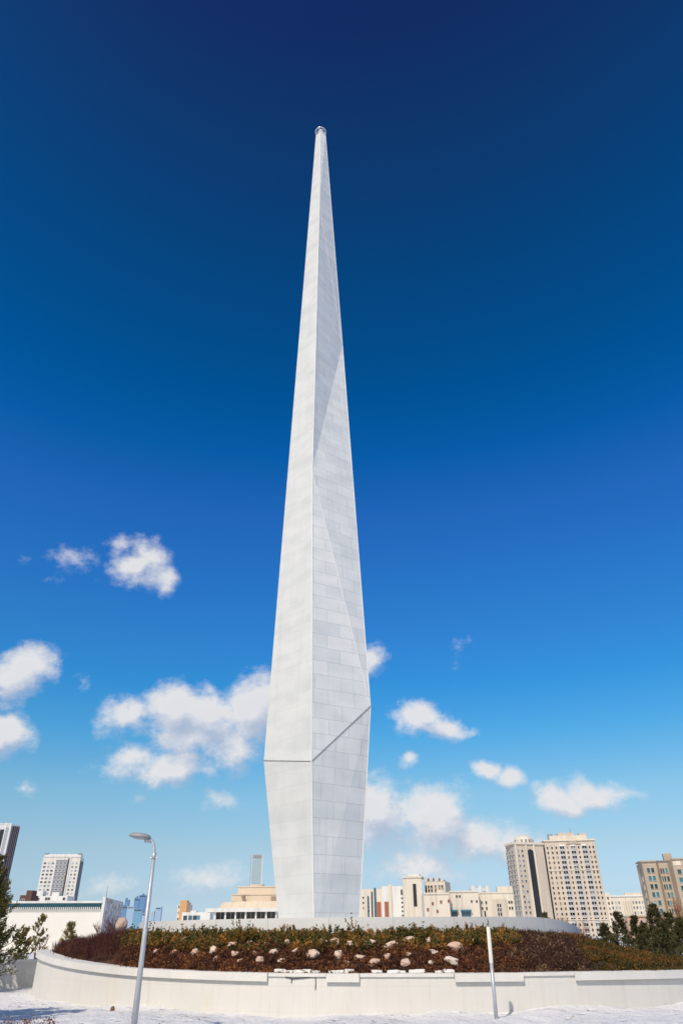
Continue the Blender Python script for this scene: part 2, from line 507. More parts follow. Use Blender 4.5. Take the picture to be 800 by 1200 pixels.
M_WALL = brick_mat('white_wall_stone', (.70, .678, .63), (.725, .702, .655), (.668, .645, .595), 1.6, .62, .008, .7, stain=(.66, .56, .38), bias=-.2, bump=.25, offset=.0)
M_COPE = mat('coping_stone', (.72, .70, .655), .75, .06, 1.5, .25, 12)
M_WHITE = mat('white_stone', (.82, .81, .78), .7, .05, 1.0, .2, 10)


def arc_solid(mb, c, r0, r1, t0, t1, z0, z1, n, mi=0, z1f=None, z0f=None):
    """ring segment between radii r0 < r1 and heights z0..z1"""
    prev = None
    for i in range(n + 1):
        th = t0 + (t1 - t0) * i / n; zt = z1f(th) if z1f else z1
        if z0f: z0 = z0f(th)
        a = ring(c, r0, th); b = ring(c, r1, th); u = r1 * th
        cur = (a, b, zt, u, z0)
        if prev:
            (pa, pb, pz, pu, p0) = prev
            mb.poly([(*pb, p0), (*b, z0), (*b, zt), (*pb, pz)], mi, [(pu, p0), (u, z0), (u, zt), (pu, pz)])
            if z0f: mb.poly([(*pa, p0), (*a, z0), (*b, z0), (*pb, p0)], mi)
            mb.poly([(*a, z0), (*pa, p0), (*pa, pz), (*a, zt)], mi, [(u, z0), (pu, z0), (pu, pz), (u, zt)])
            mb.poly([(*pb, pz), (*b, zt), (*a, zt), (*pa, pz)], mi)
        else:
            mb.poly([(*a, z0), (*b, z0), (*b, zt), (*a, zt)], mi)
        prev = cur
    (a, b, zt, u, z0) = prev
    mb.poly([(*b, z0), (*a, z0), (*a, zt), (*b, zt)], mi)


def make_wall():
    root = thing('retaining_wall', (*ring(WC, WR, 0), 0), 'long curved white retaining wall with overhanging coping around the planted mound', 'wall')
    mb = MB(); arc_solid(mb, WC, WR - .42, WR, -math.pi, math.pi, -.6, 0, 260, z1f=lambda t: capz(t) - .085)
    mb.build('wall_face', M_WALL, root)
    px = [312, 378, 416, 523, 601, 659]
    br = [-math.pi] + [th_of_px(p, WC, WR) for p in px] + [math.pi]
    for i in range(7):
        t0, t1 = br[i], br[i + 1]; n = max(3, int(abs(t1 - t0) / .03)); g = .0006
        thin = i % 2 == 1
        mb = MB()
        # stone slab
        arc_solid(mb, WC, WR - .50, WR + .045, t0 + g, t1 - g, 0, 0, n, z1f=capz, z0f=lambda t: capz(t) - .084)
        o = mb.build('coping', M_COPE, root)
        if not thin:
            mb = MB(); arc_solid(mb, WC, WR + .046, WR + .10, t0 + g, t1 - g, 0, 0, n, z1f=lambda t: capz(t) - .004, z0f=lambda t: capz(t) - .21)
            mb.build('fascia', M_COPE, root)


make_wall()


def plinth_top(th):
    th = (th + math.pi) % (2 * math.pi) - math.pi
    lo, hi = math.radians(40), math.radians(82)
    k = max(0, min(1, (th - lo) / (hi - lo))); k = k * k * (3 - 2 * k)
    if th > math.radians(100): k = max(0, 1 - (th - math.radians(100)) / 1.0)
    return Z_P - .46 * k


def make_plinth():
    root = thing('plinth', (PC.x, PC.y, Z_M1), 'low round white plinth ring at the top of the mound under the obelisk', 'plinth')
    mb = MB(); arc_solid(mb, PC, PR - .5, PR, -math.pi, math.pi, 1.2, Z_P, 300, z1f=plinth_top)
    mb.build('rim', brick_mat('plinth_stone', (.74, .74, .73), (.78, .77, .75), (.5, .5, .5), 2.4, 4.0, .012, .7, bias=0, bump=.1), root)
    mb = MB(); n = 96; r = PR - .45
    mb.poly([(*ring(PC, r, 2 * math.pi * k / n), 2.0) for k in range(n)])
    mb.build('paving', M_WHITE, root)
    mb = MB(); c = Vector((-1.2, 40.2)); foot = [ring(c, 3.2, math.pi / 4 + k * math.pi / 2 + .05) for k in range(4)]
    mb.prism(foot, 1.99, 2.42)
    mb.build('step', M_WHITE, root)


make_plinth()

# ------------------------------------------------------------------ obelisk
MY = 40.2


def make_obelisk():
    root = thing('obelisk', (-1.2, MY, 2.0), 'towering white faceted obelisk clad in pale stone panels, tapering to a needle tip', 'monument')
    k = .0277 * 1.0
    def dep(w): return w                     # half-depth equals half-width: a square plan turned on its corner
    f_tip, f_p1, f_p2, f_p3, f_b = pt(375.5, 152, MY - .35), pt(374.3, 240, MY - .6), pt(366, 552, MY - 1.75), pt(365, 893, MY - 2.55), pt(368, 1080, MY - 1.9)
    l_tip, l_1, l_b = pt(370.3, 152, MY), pt(309, 892, MY + .25), pt(328, 1080, MY + .2)
    r_tip, q1, q2, r_b = pt(381.2, 152, MY), pt(401.3, 405, MY + 1.5), pt(434, 828, MY - .55), pt(420, 1080, MY - .1)
    # the long left face is flat: bring the ridge points into its plane
    pn = (f_p3 - l_1).cross(f_tip - l_1)
    def inplane(px, py):
        d = ray(px, py); o = Vector((0, 0, EYE)); return o + d * ((l_1 - o).dot(pn) / d.dot(pn))
    f_p1, f_p2, l_tip = inplane(374.3, 240), inplane(366, 552), inplane(370.3, 152)
    b_tip = Vector((f_tip.x, MY + .35, f_tip.z)); b_1 = Vector((l_1.x + 2.3, MY + 2.6, l_1.z)); b_b = Vector((f_b.x + .1, MY + 1.9, f_b.z))
    for p in (f_b, l_b, r_b, b_b): p.z = 2.0
    z_t = f_tip.z
    for p in (l_tip, r_tip, b_tip): p.z = z_t
    mb = MB()
    def face(pts, mi=0, off=0.0):
        nrm = (pts[1] - pts[0]).cross(pts[2] - pts[0]).normalized()
        t = Vector((-nrm.y, nrm.x, 0)).normalized()
        for i in range(1, len(pts) - 1):
            tri = [pts[0], pts[i], pts[i + 1]]
            mb.poly(tri, mi, [(p.dot(t) + off, p.z - 2.0) for p in tri])
    face([l_b, f_b, f_p3, l_1])                                    # lower left
    face([f_b, r_b, q2, f_p3], 1, .4)                              # lower right
    face([l_1, f_p3, f_p2, f_p1, f_tip, l_tip], 0, .3)             # long upper left
    face([f_p3, q2, f_p2], 1, .9)                                  # right facets
    face([f_p2, q2, q1], 1, .1)
    face([f_p2, q1, f_p1], 1, .7)
    face([f_p1, q1, r_tip, f_tip], 1, .2)
    face([r_b, b_b, b_1, q2], 1); face([q2, b_1, q1], 1); face([q1, b_1, b_tip, r_tip], 1)
    face([b_b, l_b, l_1, b_1]); face([b_1, l_1, l_tip, b_tip])
    face([f_tip, r_tip, b_tip, l_tip])
    m0 = brick_mat('obelisk_panels_calm', (.70, .71, .685), (.73, .74, .715), (.62, .63, .61), 2.9, .84, .010, .5, bias=.1, bump=.12)
    m1 = brick_mat('obelisk_panels_mixed', (.67, .71, .735), (.79, .805, .80), (.53, .56, .575), 1.7, .84, .013, .45, bias=.3, bump=.12)
    mb.build('shaft', [m0, m1], root)
    # raised light trims on the ridges, dark joint at the waist
    tm = mat('ridge_trim', (.83, .82, .79), .5, .03)
    for a, b, r in ((f_b, f_p3, .035), (f_p3, f_p2, .035), (f_p2, f_p1, .032), (f_p1, f_tip, .03), (f_p2, q2, .014), (f_p2, q1, .012), (f_p1, q1, .012), (q2, q1, .02), (q2, r_b, .025), (q1, r_tip, .02)):
        t = MB(); t.tube([a, b], r, 6); t.build('ridge', tm, root)
    jm = mat('dark_joint', (.23, .23, .24), .8, .1)
    t = MB(); o = Vector((0, -.012, .03)); t.tube([l_1 + o, f_p3 + o, q2 + o], .024, 6); t.build('waist_joint', jm, root)
    # cap at the tip: a small ring lantern on short struts
    c = (f_tip + b_tip) / 2; R = .52
    cap = thing_part(root, 'tip_cap', c - Vector((0, 0, .2)), R)
    return root


def thing_part(root, name, c, R):
    st = mat('brushed_steel', (.55, .56, .58), .35, .1, metal=.6)
    t = MB(); n = 24
    t.tube([c + Vector((R * math.cos(2 * math.pi * k / n), R * math.sin(2 * math.pi * k / n), .35)) for k in range(n + 1)], .075, 8)
    ring_o = t.build(name, st, root, smooth=True)
    t = MB(); t.tube([c + Vector((0, 0, -.05)), c + Vector((0, 0, .5)), c + Vector((0, 0, .78))], [.34, .26, .03], 12)
    t.build('tip_light', mat('frosted_white', (.8, .8, .8), .4, .03), ring_o, smooth=False)
    for k in range(6):
        w = 2 * math.pi * k / 6 + .2; t = MB()
        e = Vector((math.cos(w), math.sin(w), 0))
        t.tube([c + e * .2 + Vector((0, 0, -.1)), c + e * R + Vector((0, 0, .35))], .04, 6); t.build('strut', st, ring_o)
    return ring_o


make_obelisk()

# ------------------------------------------------------------------ planting on the mound
M_JUN = leaf_mat('juniper_leaves', [(0, (.050, .058, .018)), (.35, (.135, .125, .034)), (.6, (.22, .150, .036)), (.82, (.36, .165, .040)), (1, (.52, .25, .06))])
M_BRN = leaf_mat('dry_brown_leaves', [(0, (.055, .024, .016)), (.45, (.145, .058, .032)), (.75, (.27, .105, .042)), (1, (.44, .19, .065))])
M_STR = leaf_mat('straw_blades', [(0, (.050, .023, .016)), (.62, (.115, .055, .034)), (.85, (.24, .14, .075)), (1, (.42, .29, .16))])
M_RUS = leaf_mat('rusty_ground_cover', [(0, (.042, .044, .014)), (.3, (.105, .086, .024)), (.6, (.19, .090, .022)), (.85, (.29, .115, .024)), (1, (.42, .18, .035))])
M_RED = leaf_mat('red_twigs', [(0, (.050, .018, .016)), (.6, (.13, .045, .035)), (1, (.26, .11, .075))], trans=.05)


def px_of(x, y):
    return 400 + 941 * x / y


def mound_samples(n, th0, th1, t0, t1, keep=None):
    out = []
    while len(out) < n:
        th = rnd.uniform(th0, th1); t = rnd.uniform(t0, t1)
        a = Vector(ring(WC, WR - .42, th)); b = Vector(ring(PC, PR, th)); p = a.lerp(b, t)
        if keep and not keep(p.x, p.y, t, th): continue
        out.append((p.x, p.y, mound_z(p.x, p.y), t, th))
    return out


def cover(name, centers, per, rad, length, K, leaf, matl, label, cat, tint_c, up=.8, jit=.03, lift=.0, tspread=.25, spread=.9):
    """ground cover made of bushy cushions of leafy sprigs"""
    C = np.array([(c[0], c[1], c[2]) for c in centers]); n = len(C)
    tc = np.array([tint_c(c) for c in centers])
    base = np.repeat(C, per, 0); tint = np.repeat(tc, per)
    rr = rad * np.sqrt(nrg.uniform(0, 1, len(base))); w = nrg.uniform(0, 2 * np.pi, len(base))
    off = np.stack([rr * np.cos(w), rr * np.sin(w), -0.02 + 0 * rr], 1); base = base + off
    d = np.stack([np.cos(w) * rr / rad * .9, np.sin(w) * rr / rad * .9, up + 0 * rr], 1) + nrg.normal(0, .28, (len(base), 3))
    d /= np.linalg.norm(d, axis=1, keepdims=True)
    size = np.repeat(nrg.uniform(.6, 1.3, n) * np.where(nrg.uniform(0, 1, n) < .14, 1.55, 1.0), per)
    L = length * size * nrg.uniform(.55, 1.15, len(base)) * (1 - .35 * rr / rad)
    base[:, 2] += lift
    v, f, idx = blades(base, d, L, None, jit, K, nrg, leaf=leaf, spread=spread)
    tv = np.clip(tint + nrg.normal(0, tspread, len(base)), 0, 1)[idx]
    o = mesh_obj(name, v, f, matl, tint=tv)
    tag(o, label, cat, kind='stuff')
    return o


BOULDERS = [  # picture column, row, half width, half height (pixels)
    (176, 1099, 3, 2), (200, 1097, 3, 2), (216, 1104, 5, 4), (237, 1102, 3, 2), (272, 1108, 6, 3), (292, 1106, 4, 3), (314, 1108, 4, 2.5), (338, 1105, 5, 3.5),
    (377, 1104, 6, 4), (392, 1105, 4.5, 4.5), (413, 1107, 6, 3.5), (435, 1108, 5.5, 5), (458, 1109, 7.5, 4.5), (480, 1103, 6.5, 4), (502, 1104, 3.5, 4), (534, 1111, 7.5, 5.5), (553, 1104, 6, 3.5),
    (185, 1117, 5, 3), (206, 1117, 6, 3), (229, 1117, 5, 4.5), (250, 1116, 5, 6), (276, 1120, 5.5, 4.2), (299, 1118, 4, 2.5), (322, 1117, 5, 3.5), (346, 1117, 4, 3.5), (366, 1120, 7, 5.5), (397, 1120, 5, 5), (422, 1123, 6.5, 3.2),
    (453, 1123, 4, 4.5), (479, 1119, 3.5, 2.2), (506, 1117, 6.5, 3.5),
    (254, 1124, 4, 3), (282, 1127, 4, 3), (304, 1126, 5, 4.5), (329, 1127, 5, 3.2), (406, 1128, 4, 2), (438, 1129, 6, 4), (475, 1130, 6, 5), (505, 1130, 3.5, 3), (530, 1128, 8, 5.2)]
ORD = ['first', 'second', 'third', 'fourth', 'fifth', 'sixth', 'seventh', 'eighth', 'ninth', 'tenth', 'eleventh', 'twelfth', 'thirteenth', 'fourteenth', 'fifteenth', 'sixteenth', 'seventeenth']


def make_boulders():
    m = bpy.data.materials.new('boulder_stone'); m.use_nodes = True
    n = N(m.node_tree); bs = m.node_tree.nodes['Principled BSDF']
    tc = n.new('ShaderNodeTexCoord'); oi = n.new('ShaderNodeObjectInfo')
    base = n.ramp(oi.outputs['Random'], [(0, (.66, .43, .32)), (.35, (.76, .59, .47)), (.7, (.70, .48, .37)), (1, (.80, .69, .58))])
    nz = n.noise(tc.outputs['Object'], 9, 6, .65)
    c = n.mix(1.0, base, n.ramp(nz.outputs[0], [(.3, .80), (.65, 1.0)]), 'MULTIPLY')
    n.lk(c, bs.inputs['Base Color']); bs.inputs['Roughness'].default_value = .85
    bp = n.new('ShaderNodeBump'); bp.inputs['Strength'].default_value = .5; bp.inputs['Distance'].default_value = .03
    n.lk(nz.outputs[0], bp.inputs['Height']); n.lk(bp.outputs[0], bs.inputs['Normal'])
    rows = [sorted(BOULDERS[:17]), sorted(BOULDERS[17:31]), sorted(BOULDERS[31:])]
    names = ['upper', 'middle', 'lowest']
    for ri, row in enumerate(rows):
        for i, (px, py, hw, hh) in enumerate(row):
            p = mound_hit(px, py + hh * .7)
            if p is None: continue
            s = (p.y * .85 + .6) / FPX
            rx, rz = hw * s * rnd.uniform(.95, 1.18), hh * s * rnd.uniform(.80, .98)
            ry = (rx + rz) * .5
            bm = bmesh.new(); bmesh.ops.create_icosphere(bm, subdivisions=4, radius=1)
            sd = rnd.uniform(0, 99); rot = rnd.uniform(-.35, .35)
            for v in bm.verts:
                q = v.co.normalized()
                k = 1 + .34 * mnoise.noise(q * 1.3 + Vector((sd, 0, 0))) + .13 * mnoise.noise(q * 3.1 + Vector((0, sd, 0))) - .04 * abs(mnoise.noise(q * 2.2 + Vector((0, 0, sd))))
                q = Vector((math.copysign(abs(q.x) ** .85, q.x), q.y, math.copysign(abs(q.z) ** .85, q.z)))
                v.co = Vector((q.x * rx * k, q.y * ry * k, q.z * rz * k))
                v.co = Matrix.Rotation(rot, 3, 'Y') @ v.co
            me = bpy.data.meshes.new('boulder'); bm.to_mesh(me); bm.free(); me.materials.append(m)
            me.polygons.foreach_set('use_smooth', np.ones(len(me.polygons), dtype=bool))
            o = bpy.data.objects.new('boulder', me); COL.objects.link(o); o.location = (p.x, p.y, p.z + rz * .85); WO[o.name] = o.location.copy()
            sz = 'large' if hw >= 7 else ('small' if hw <= 4 else 'medium')
            tag(o, f'{sz} pale boulder, {ORD[i]} from the left in the {names[ri]} row on the mound', 'boulder', 'pale boulders set in the mound planting')


make_boulders()

Rd = math.radians


def zone_jun(x, y, t, th):
    u = px_of(x, y); return 150 < u < 585 and not any(abs(u - b[0]) < b[2] + 2 and abs(t - bt) < .1 for b, bt in BT)


BT = []
for b in BOULDERS:
    p = mound_hit(b[0], b[1] + b[3] * .7)
    if p: BT.append((b, mound_t(p.x, p.y)))


def clear_boulder(x, y, margin=.20):
    """keep sprigs out of the line between the boulders and the open front of the mound"""
    for (bx, by, br) in BXY:
        if abs(x - bx) < br + margin and by - .7 < y < by + .2: return False
    return True


BXY = []
for b in BOULDERS:
    p = mound_hit(b[0], b[1] + b[3] * .7)
    if p: BXY.append((p.x, p.y, b[2] * p.y * .85 / FPX))

# juniper cushions high on the bank
cs = mound_samples(430, Rd(-75), Rd(48), .42, .91, lambda x, y, t, th: 150 < px_of(x, y) < 592 and clear_boulder(x, y) and (t > .5 or rnd.random() < .45))
cover('juniper_cover', cs, 24, .24, .38, 26, (.075, .024), M_JUN, 'spreading green and orange juniper cushions along the top of the mound', 'ground cover', lambda c: min(1, max(0, rnd.gauss(.42 + .25 * (1 - c[3]), .24))), spread=.42, jit=.018, up=.7)
# brown dwarf plants low on the bank
cs = mound_samples(950, Rd(-75), Rd(48), .0, .62, lambda x, y, t, th: 150 < px_of(x, y) < 600 and clear_boulder(x, y, .10))
cover('brown_cover', cs, 22, .24, .20, 15, (.075, .018), M_BRN, 'low dark brown withered plants on the bank between the boulders', 'ground cover', lambda c: rnd.gauss(.4, .22))
# dry grass patch right of the bare pole
cs = mound_samples(900, Rd(10), Rd(75), .0, .98, lambda x, y, t, th: 575 < px_of(x, y) < 668 + 8 * math.sin(t * 9))
cover('dry_grass_cover', cs, 22, .26, .17, 11, (.085, .011), M_STR, 'dark brown patch of dry straw on the bank right of the bare pole', 'ground cover', lambda c: rnd.gauss(.42, .22), up=.6)
# rusty green carpet on the right flank
cs = mound_samples(1100, Rd(20), Rd(112), .0, .99, lambda x, y, t, th: px_of(x, y) > 650 + 40 * (1 - t) - 8 * math.sin(t * 9) or th > Rd(70))
cover('rusty_cover', cs, 24, .30, .20, 12, (.075, .016), M_RUS, 'low rusty and green creeping carpet on the right flank of the mound', 'ground cover', lambda c: min(1, max(0, .38 + .55 * mnoise.noise(Vector((c[0] * .5, c[1] * .5, 0))) + rnd.gauss(0, .12))))


def twig_mass(name, centers, per, h, matl, r=.006, lean=.3, rad=.25):
    """upright bare twigs: thin three-sided stems with side twigs"""
    V = []; F = []; T = []
    for c in centers:
        tc = rnd.gauss(.45, .2)
        for k in range(per):
            w = rnd.uniform(0, 6.283); q = rad * math.sqrt(rnd.random())
            b = Vector((c[0] + q * math.cos(w), c[1] + q * math.sin(w), c[2] - .03))
            d = Vector((math.cos(w) * lean * rnd.random() + rnd.gauss(0, .12), math.sin(w) * lean * rnd.random() + rnd.gauss(0, .12), 1)).normalized()
            L = h * rnd.uniform(.5, 1.1); segs = [(b, d, L, r)]
            for j in range(3):
                s = b + d * L * rnd.uniform(.3, .85); dd = (d + Vector((rnd.gauss(0, .45), rnd.gauss(0, .45), .2))).normalized()
                segs.append((s, dd, L * rnd.uniform(.25, .45), r * .65))
            tt = min(1, max(0, tc + rnd.gauss(0, .2)))
            for (s, dd, l, rr) in segs:
                a = dd.orthogonal().normalized(); e = dd.cross(a); k0 = len(V)
                for z, q2 in ((0, 1), (1, .35)):
                    for g in range(3):
                        an = g * 2.094
                        V.append(tuple(s + dd * l * z + (a * math.cos(an) + e * math.sin(an)) * rr * q2)); T.append(tt)
                for g in range(3):
                    j2 = (g + 1) % 3; F.append([k0 + g, k0 + j2, k0 + 3 + j2, k0 + 3 + g])
    return mesh_obj(name, np.array(V), F, matl, tint=T)


cs = mound_samples(230, Rd(-100), Rd(-30), .0, .95, lambda x, y, t, th: 66 < px_of(x, y) < 150)
o = twig_mass('red_twig_cover', cs, 16, .43, M_RED)
tag(o, 'thicket of dark red bare twigs at the left end of the mound', 'shrubbery', kind='stuff')
cs = mound_samples(260, Rd(-100), Rd(-30), .0, .9, lambda x, y, t, th: 72 < px_of(x, y) < 160)
cover('dark_red_cover', cs, 22, .3, .28, 10, (.06, .010), M_BRN, 'dark reddish undergrowth below the bare red twigs', 'ground cover', lambda c: rnd.gauss(.3, .2))

# pieces lying on the coping
def make_loose():
    m = mat('loose_stone', (.80, .78, .74), .8, .08, 4, .3, 20)
    for px in (321, 332, 343, 352, 362, 384, 391, 401, 436, 453, 465, 476, 487, 509, 521):
        th = th_of_px(px + rnd.uniform(-1.5, 1.5), WC, WR); rr = WR - .30 + rnd.uniform(-.06, .02)
        p = ring(WC, rr, th); hw = rnd.uniform(.10, .19); hz = rnd.uniform(.03, .05); a = th + rnd.uniform(-.15, .15)
        e1 = Vector((math.cos(a), math.sin(a), rnd.uniform(-.04, .04)))
        bm = bmesh.new(); bmesh.ops.create_cube(bm, size=2)
        bmesh.ops.bevel(bm, geom=list(bm.edges), offset=.25, segments=1, affect='EDGES')
        for v in bm.verts:
            c = v.co * (1 + .12 * mnoise.noise(v.co * 2 + Vector((px, 0, 0))))
            v.co = e1 * c.x * hw + Vector((-e1.y, e1.x, 0)) * c.y * hw * .6 + Vector((0, 0, c.z * hz))
        me = bpy.data.meshes.new('loose_slab'); bm.to_mesh(me); bm.free(); me.materials.append(m)
        o = bpy.data.objects.new('loose_slab', me); COL.objects.link(o); o.location = (p[0], p[1], capz(th) + hz * .95); WO[o.name] = o.location.copy()
        tag(o, 'small white slab fragment lying loose on the wall coping', 'stone', 'loose slab fragments along the coping')


make_loose()


def make_cable():
    pts = []
    for px, py in ((331, 1145), (340, 1147), (352, 1146), (366, 1144.5), (378, 1145)):
        th = th_of_px(px, WC, WR); p = ring(WC, WR + .02, th); d = ray(px, py); pts.append(Vector((p[0], p[1], EYE + d.z * p[1] / d.y)))
    root = thing('loose_cable', pts[0], 'thin dark cable dangling in two ends from the front of the white wall', 'cable')
    m = mat('cable_rubber', (.06, .06, .06), .6)
    t = MB(); t.tube(pts, .014, 6); t.build('run', m, root)
    for px, y0, y1 in ((338, 1146, 1152), (366, 1145, 1160)):
        th = th_of_px(px, WC, WR); p = ring(WC, WR + .02, th)
        zz = [EYE + ray(px, y).z * p[1] / ray(px, y).y for y in (y0, y1)]
        t = MB(); t.tube([(p[0], p[1], zz[0]), (p[0] + .012, p[1], (zz[0] + zz[1]) / 2), (p[0], p[1], zz[1])], .012, 6); t.build('hanging_end', m, root)


make_cable()

# ------------------------------------------------------------------ second low wall at the left
def make_side_wall():
    a = (-13.0, 40.5); b = (-24.0, 35.0)
    d = Vector((b[0] - a[0], b[1] - a[1])).normalized(); n = Vector((d.y, -d.x))
    if n.y < 0: n = -n
    root = thing('side_wall', (b[0], b[1], 0), 'lower white wall in tree shade running left from the end of the curved wall', 'wall')
    mb = MB(); mb.prism([a, b, (b[0] + n.x * .4, b[1] + n.y * .4), (a[0] + n.x * .4, a[1] + n.y * .4)], -.7, .92)
    mb.build('wall_face', M_WALL, root)
    mb = MB(); o = -.07
    mb.prism([(a[0] + n.x * o, a[1] + n.y * o), (b[0] + n.x * o, b[1] + n.y * o), (b[0] + n.x * .47, b[1] + n.y * .47), (a[0] + n.x * .47, a[1] + n.y * .47)], .922, 1.03)
    mb.build('coping', M_COPE, root)


make_side_wall()

# ------------------------------------------------------------------ lamp post and bare pole
M_GALV = mat('galvanised_steel', (.50, .52, .55), .45, .10, 6, .1, 30, spec=.5, metal=.35)


def make_lamp():
    Y = 18.6
    base = pt(152.5, 1240, Y); top = pt(180.6, 1003, Y)
    gz = ground_z(base.x, Y); base.z = gz
    top.x = (top.x + base.x) / 2 + .5 * (top.x - base.x)
    root = thing('street_lamp', (base.x, Y, gz), 'tall slim grey street lamp with a flat oval head bent to the left', 'street lamp')
    H = top.z
    t = MB(); x = base.x; lean = (top.x - base.x)
    t.tube([(x, Y, gz - .1), (x + lean * .45, Y, gz + (H - gz) * .45), (x + lean, Y, H)], [.076, .058, .041], 16); t.build('pole', M_GALV, root, smooth=True)
    t = MB(); t.tube([(x, Y, gz), (x, Y, gz + .03)], [.19, .19], 16); t.build('base_flange', M_GALV, root)
    # neck
    e = pt(176, 984.5, Y); xs = x + lean
    dz = e.z - H; dx = e.x - xs
    pts = [Vector((xs, Y, H))]
    for i in range(1, 11):
        a = i / 10 * math.pi / 2 * 1.0
        pts.append(Vector((xs + dx * (1 - math.cos(a)), Y, H + dz * math.sin(a))))
    t = MB(); t.tube(pts, .035, 12); t.build('neck', M_GALV, root, smooth=True)
    t = MB(); t.tube([(xs - .002, Y, H - .07), (xs + .001, Y, H + .07)], .050, 14); t.build('collar', M_GALV, root, smooth=True)
    for s in (-1, 1):
        t = MB(); t.tube([(xs + s * .05, Y, H - .04), (xs + s * .085, Y, H - .04)], .012, 8); t.build('bolt', M_GALV, root)
    # lamp head: a flattened oval shell with a lens below
    hl = pt(151.5, 979, Y); hr = pt(177, 982, Y); c = (hl + hr) / 2; ax = (hr - hl) / 2
    L = ax.length; e1 = ax.normalized(); e3 = Vector((-e1.z, 0, e1.x)); e2 = Vector((0, 1, 0))
    v = []; f = []; nu, nv = 24, 8
    for j in range(nv + 1):
        for i in range(nu):
            a = 2 * math.pi * i / nu; b = -math.pi / 2 + math.pi * j / nv
            r = math.cos(b) ** .6 if math.cos(b) > 1e-6 else 0
            zz = math.sin(b); zz = zz * (.085 if zz > 0 else .045)
            v.append(tuple(c + e1 * (L * r * math.cos(a)) + e2 * (.19 * r * math.sin(a)) + e3 * zz))
    for j in range(nv):
        for i in range(nu):
            k = (i + 1) % nu; f.append([j * nu + i, j * nu + k, (j + 1) * nu + k, (j + 1) * nu + i])
    hd = mesh_obj('lamp_head', np.array(v), f, mat('lamp_paint', (.30, .32, .33), .45, .08), root, smooth=True)
    t = MB(); t.tube([c - e1 * .03 - e3 * .040, c - e1 * .03 - e3 * .056], [.14, .13], 20); t.build('lens', mat('lamp_lens', (.55, .58, .6), .15, .02, spec=.6), hd)
    t = MB(); t.tube([e + Vector((.03, 0, -.015)), e + Vector((-.13, 0, .0))], [.052, .05], 12); t.build('bracket', M_GALV, hd, smooth=True)


make_lamp()


def make_pole():
    b = gp(581, 1192); Y = b.y; t = pt(571.5, 1086, Y)
    root = thing('bare_pole', (b.x, Y, 0), 'short bare steel pole with a pale top standing in the snow before the wall', 'pole')
    x = b.x; mid = .58
    P = lambda k: Vector((b.x + (t.x - b.x) * k, Y, t.z * k))
    m = MB(); m.tube([P(-.05), P(mid)], [.052, .049], 16); m.build('lower_tube', M_GALV, root, smooth=True)
    m = MB(); m.tube([P(mid), P(mid + .01), P(.985), P(1)], [.049, .056, .054, .042], 16); m.build('upper_tube', mat('cream_pole_top', (.78, .76, .66), .5, .05), root, smooth=True)  # upper part cream, lighter than the grey lower tube


make_pole()

# ------------------------------------------------------------------ buildings
def facade_dirs(a, b):
    d = Vector((b[0] - a[0], b[1] - a[1], 0)); L = d.length; d.normalize(); n = Vector((d.y, -d.x, 0))
    if n.dot(Vector((-a[0], -a[1], 0))) < 0: n = -n
    return d, n, L


WIN_CACHE = {}


def window_mesh(w, h, fr, mats, name='window', proud=.12, bars=0):
    key = (round(w, 2), round(h, 2), fr, tuple(m.name for m in mats), name, bars)
    if key in WIN_CACHE: return WIN_CACHE[key]
    mb = MB(); hw, hh = w / 2, h / 2
    # local axes: x along the wall, y out of the wall (negative = towards viewer after rotation), z up
    for (cx, cz, ex, ez) in ((0, hh + fr / 2, hw + fr, fr / 2), (0, -hh - fr / 2, hw + fr, fr / 2), (-hw - fr / 2, 0, fr / 2, hh), (hw + fr / 2, 0, fr / 2, hh)):
        mb.box((cx, -proud / 2, cz), (ex, 0, 0), (0, proud / 2 + .03, 0), (0, 0, ez), 0)
    for k in range(bars):
        mb.box((-hw + w * (k + 1) / (bars + 1), -proud * .35, 0), (fr * .4, 0, 0), (0, proud * .3, 0), (0, 0, hh), 0)
    mb.box((0, -.015, 0), (hw, 0, 0), (0, .035, 0), (0, 0, hh), 1)
    me = bpy.data.meshes.new(name); me.from_pydata(mb.v, [], mb.f)
    for m in mats: me.materials.append(m)
    me.polygons.foreach_set('material_index', np.asarray(mb.m, dtype=np.int32)); me.update()
    WIN_CACHE[key] = me
    return me


def put_windows(root, a, b, spots, w, h, mats, fr=.1, name='window', proud=.12, limit=100, bars=0):
    """spots: (metres along the wall from a, height). Nearest 100 as parts, the rest as one stuff part"""
    d, n, L = facade_dirs(a, b)
    ang = math.atan2(-n.x, n.y) + math.pi     # local -y -> n
    ang = math.atan2(n.x, -n.y)
    me = window_mesh(w, h, fr, mats, name, proud, bars)
    cnt = sum(1 for o in root.children if o.name.startswith(name) and not o.get('kind'))
    rest = []
    for (u, z) in spots:
        p = Vector((a[0], a[1], 0)) + d * u + n * .004 + Vector((0, 0, z))
        if cnt < limit:
            o = bpy.data.objects.new(name, me); COL.objects.link(o); o.parent = root
            o.location = p - WO[root.name]; o.rotation_euler = (0, 0, ang); cnt += 1
        else: rest.append(p)
    if rest:
        R = Matrix.Rotation(ang, 3, 'Z'); V = []; F = []; MI = []
        vs = [R @ v.co for v in me.vertices]; fs = [list(p.vertices) for p in me.polygons]; mi = [p.material_index for p in me.polygons]
        for p in rest:
            k = len(V); V += [tuple(p + q) for q in vs]; F += [[i + k for i in f] for f in fs]; MI += mi
        o = mesh_obj(name + '_rows', np.array(V), F, mats, root, midx=MI); o['kind'] = 'stuff'


def grid(u0, u1, nu, z0, z1, nz):
    return [(u0 + (u1 - u0) * (i / (nu - 1) if nu > 1 else .5), z1 + (z0 - z1) * (j / (nz - 1) if nz > 1 else 0)) for j in range(nz) for i in range(nu)]


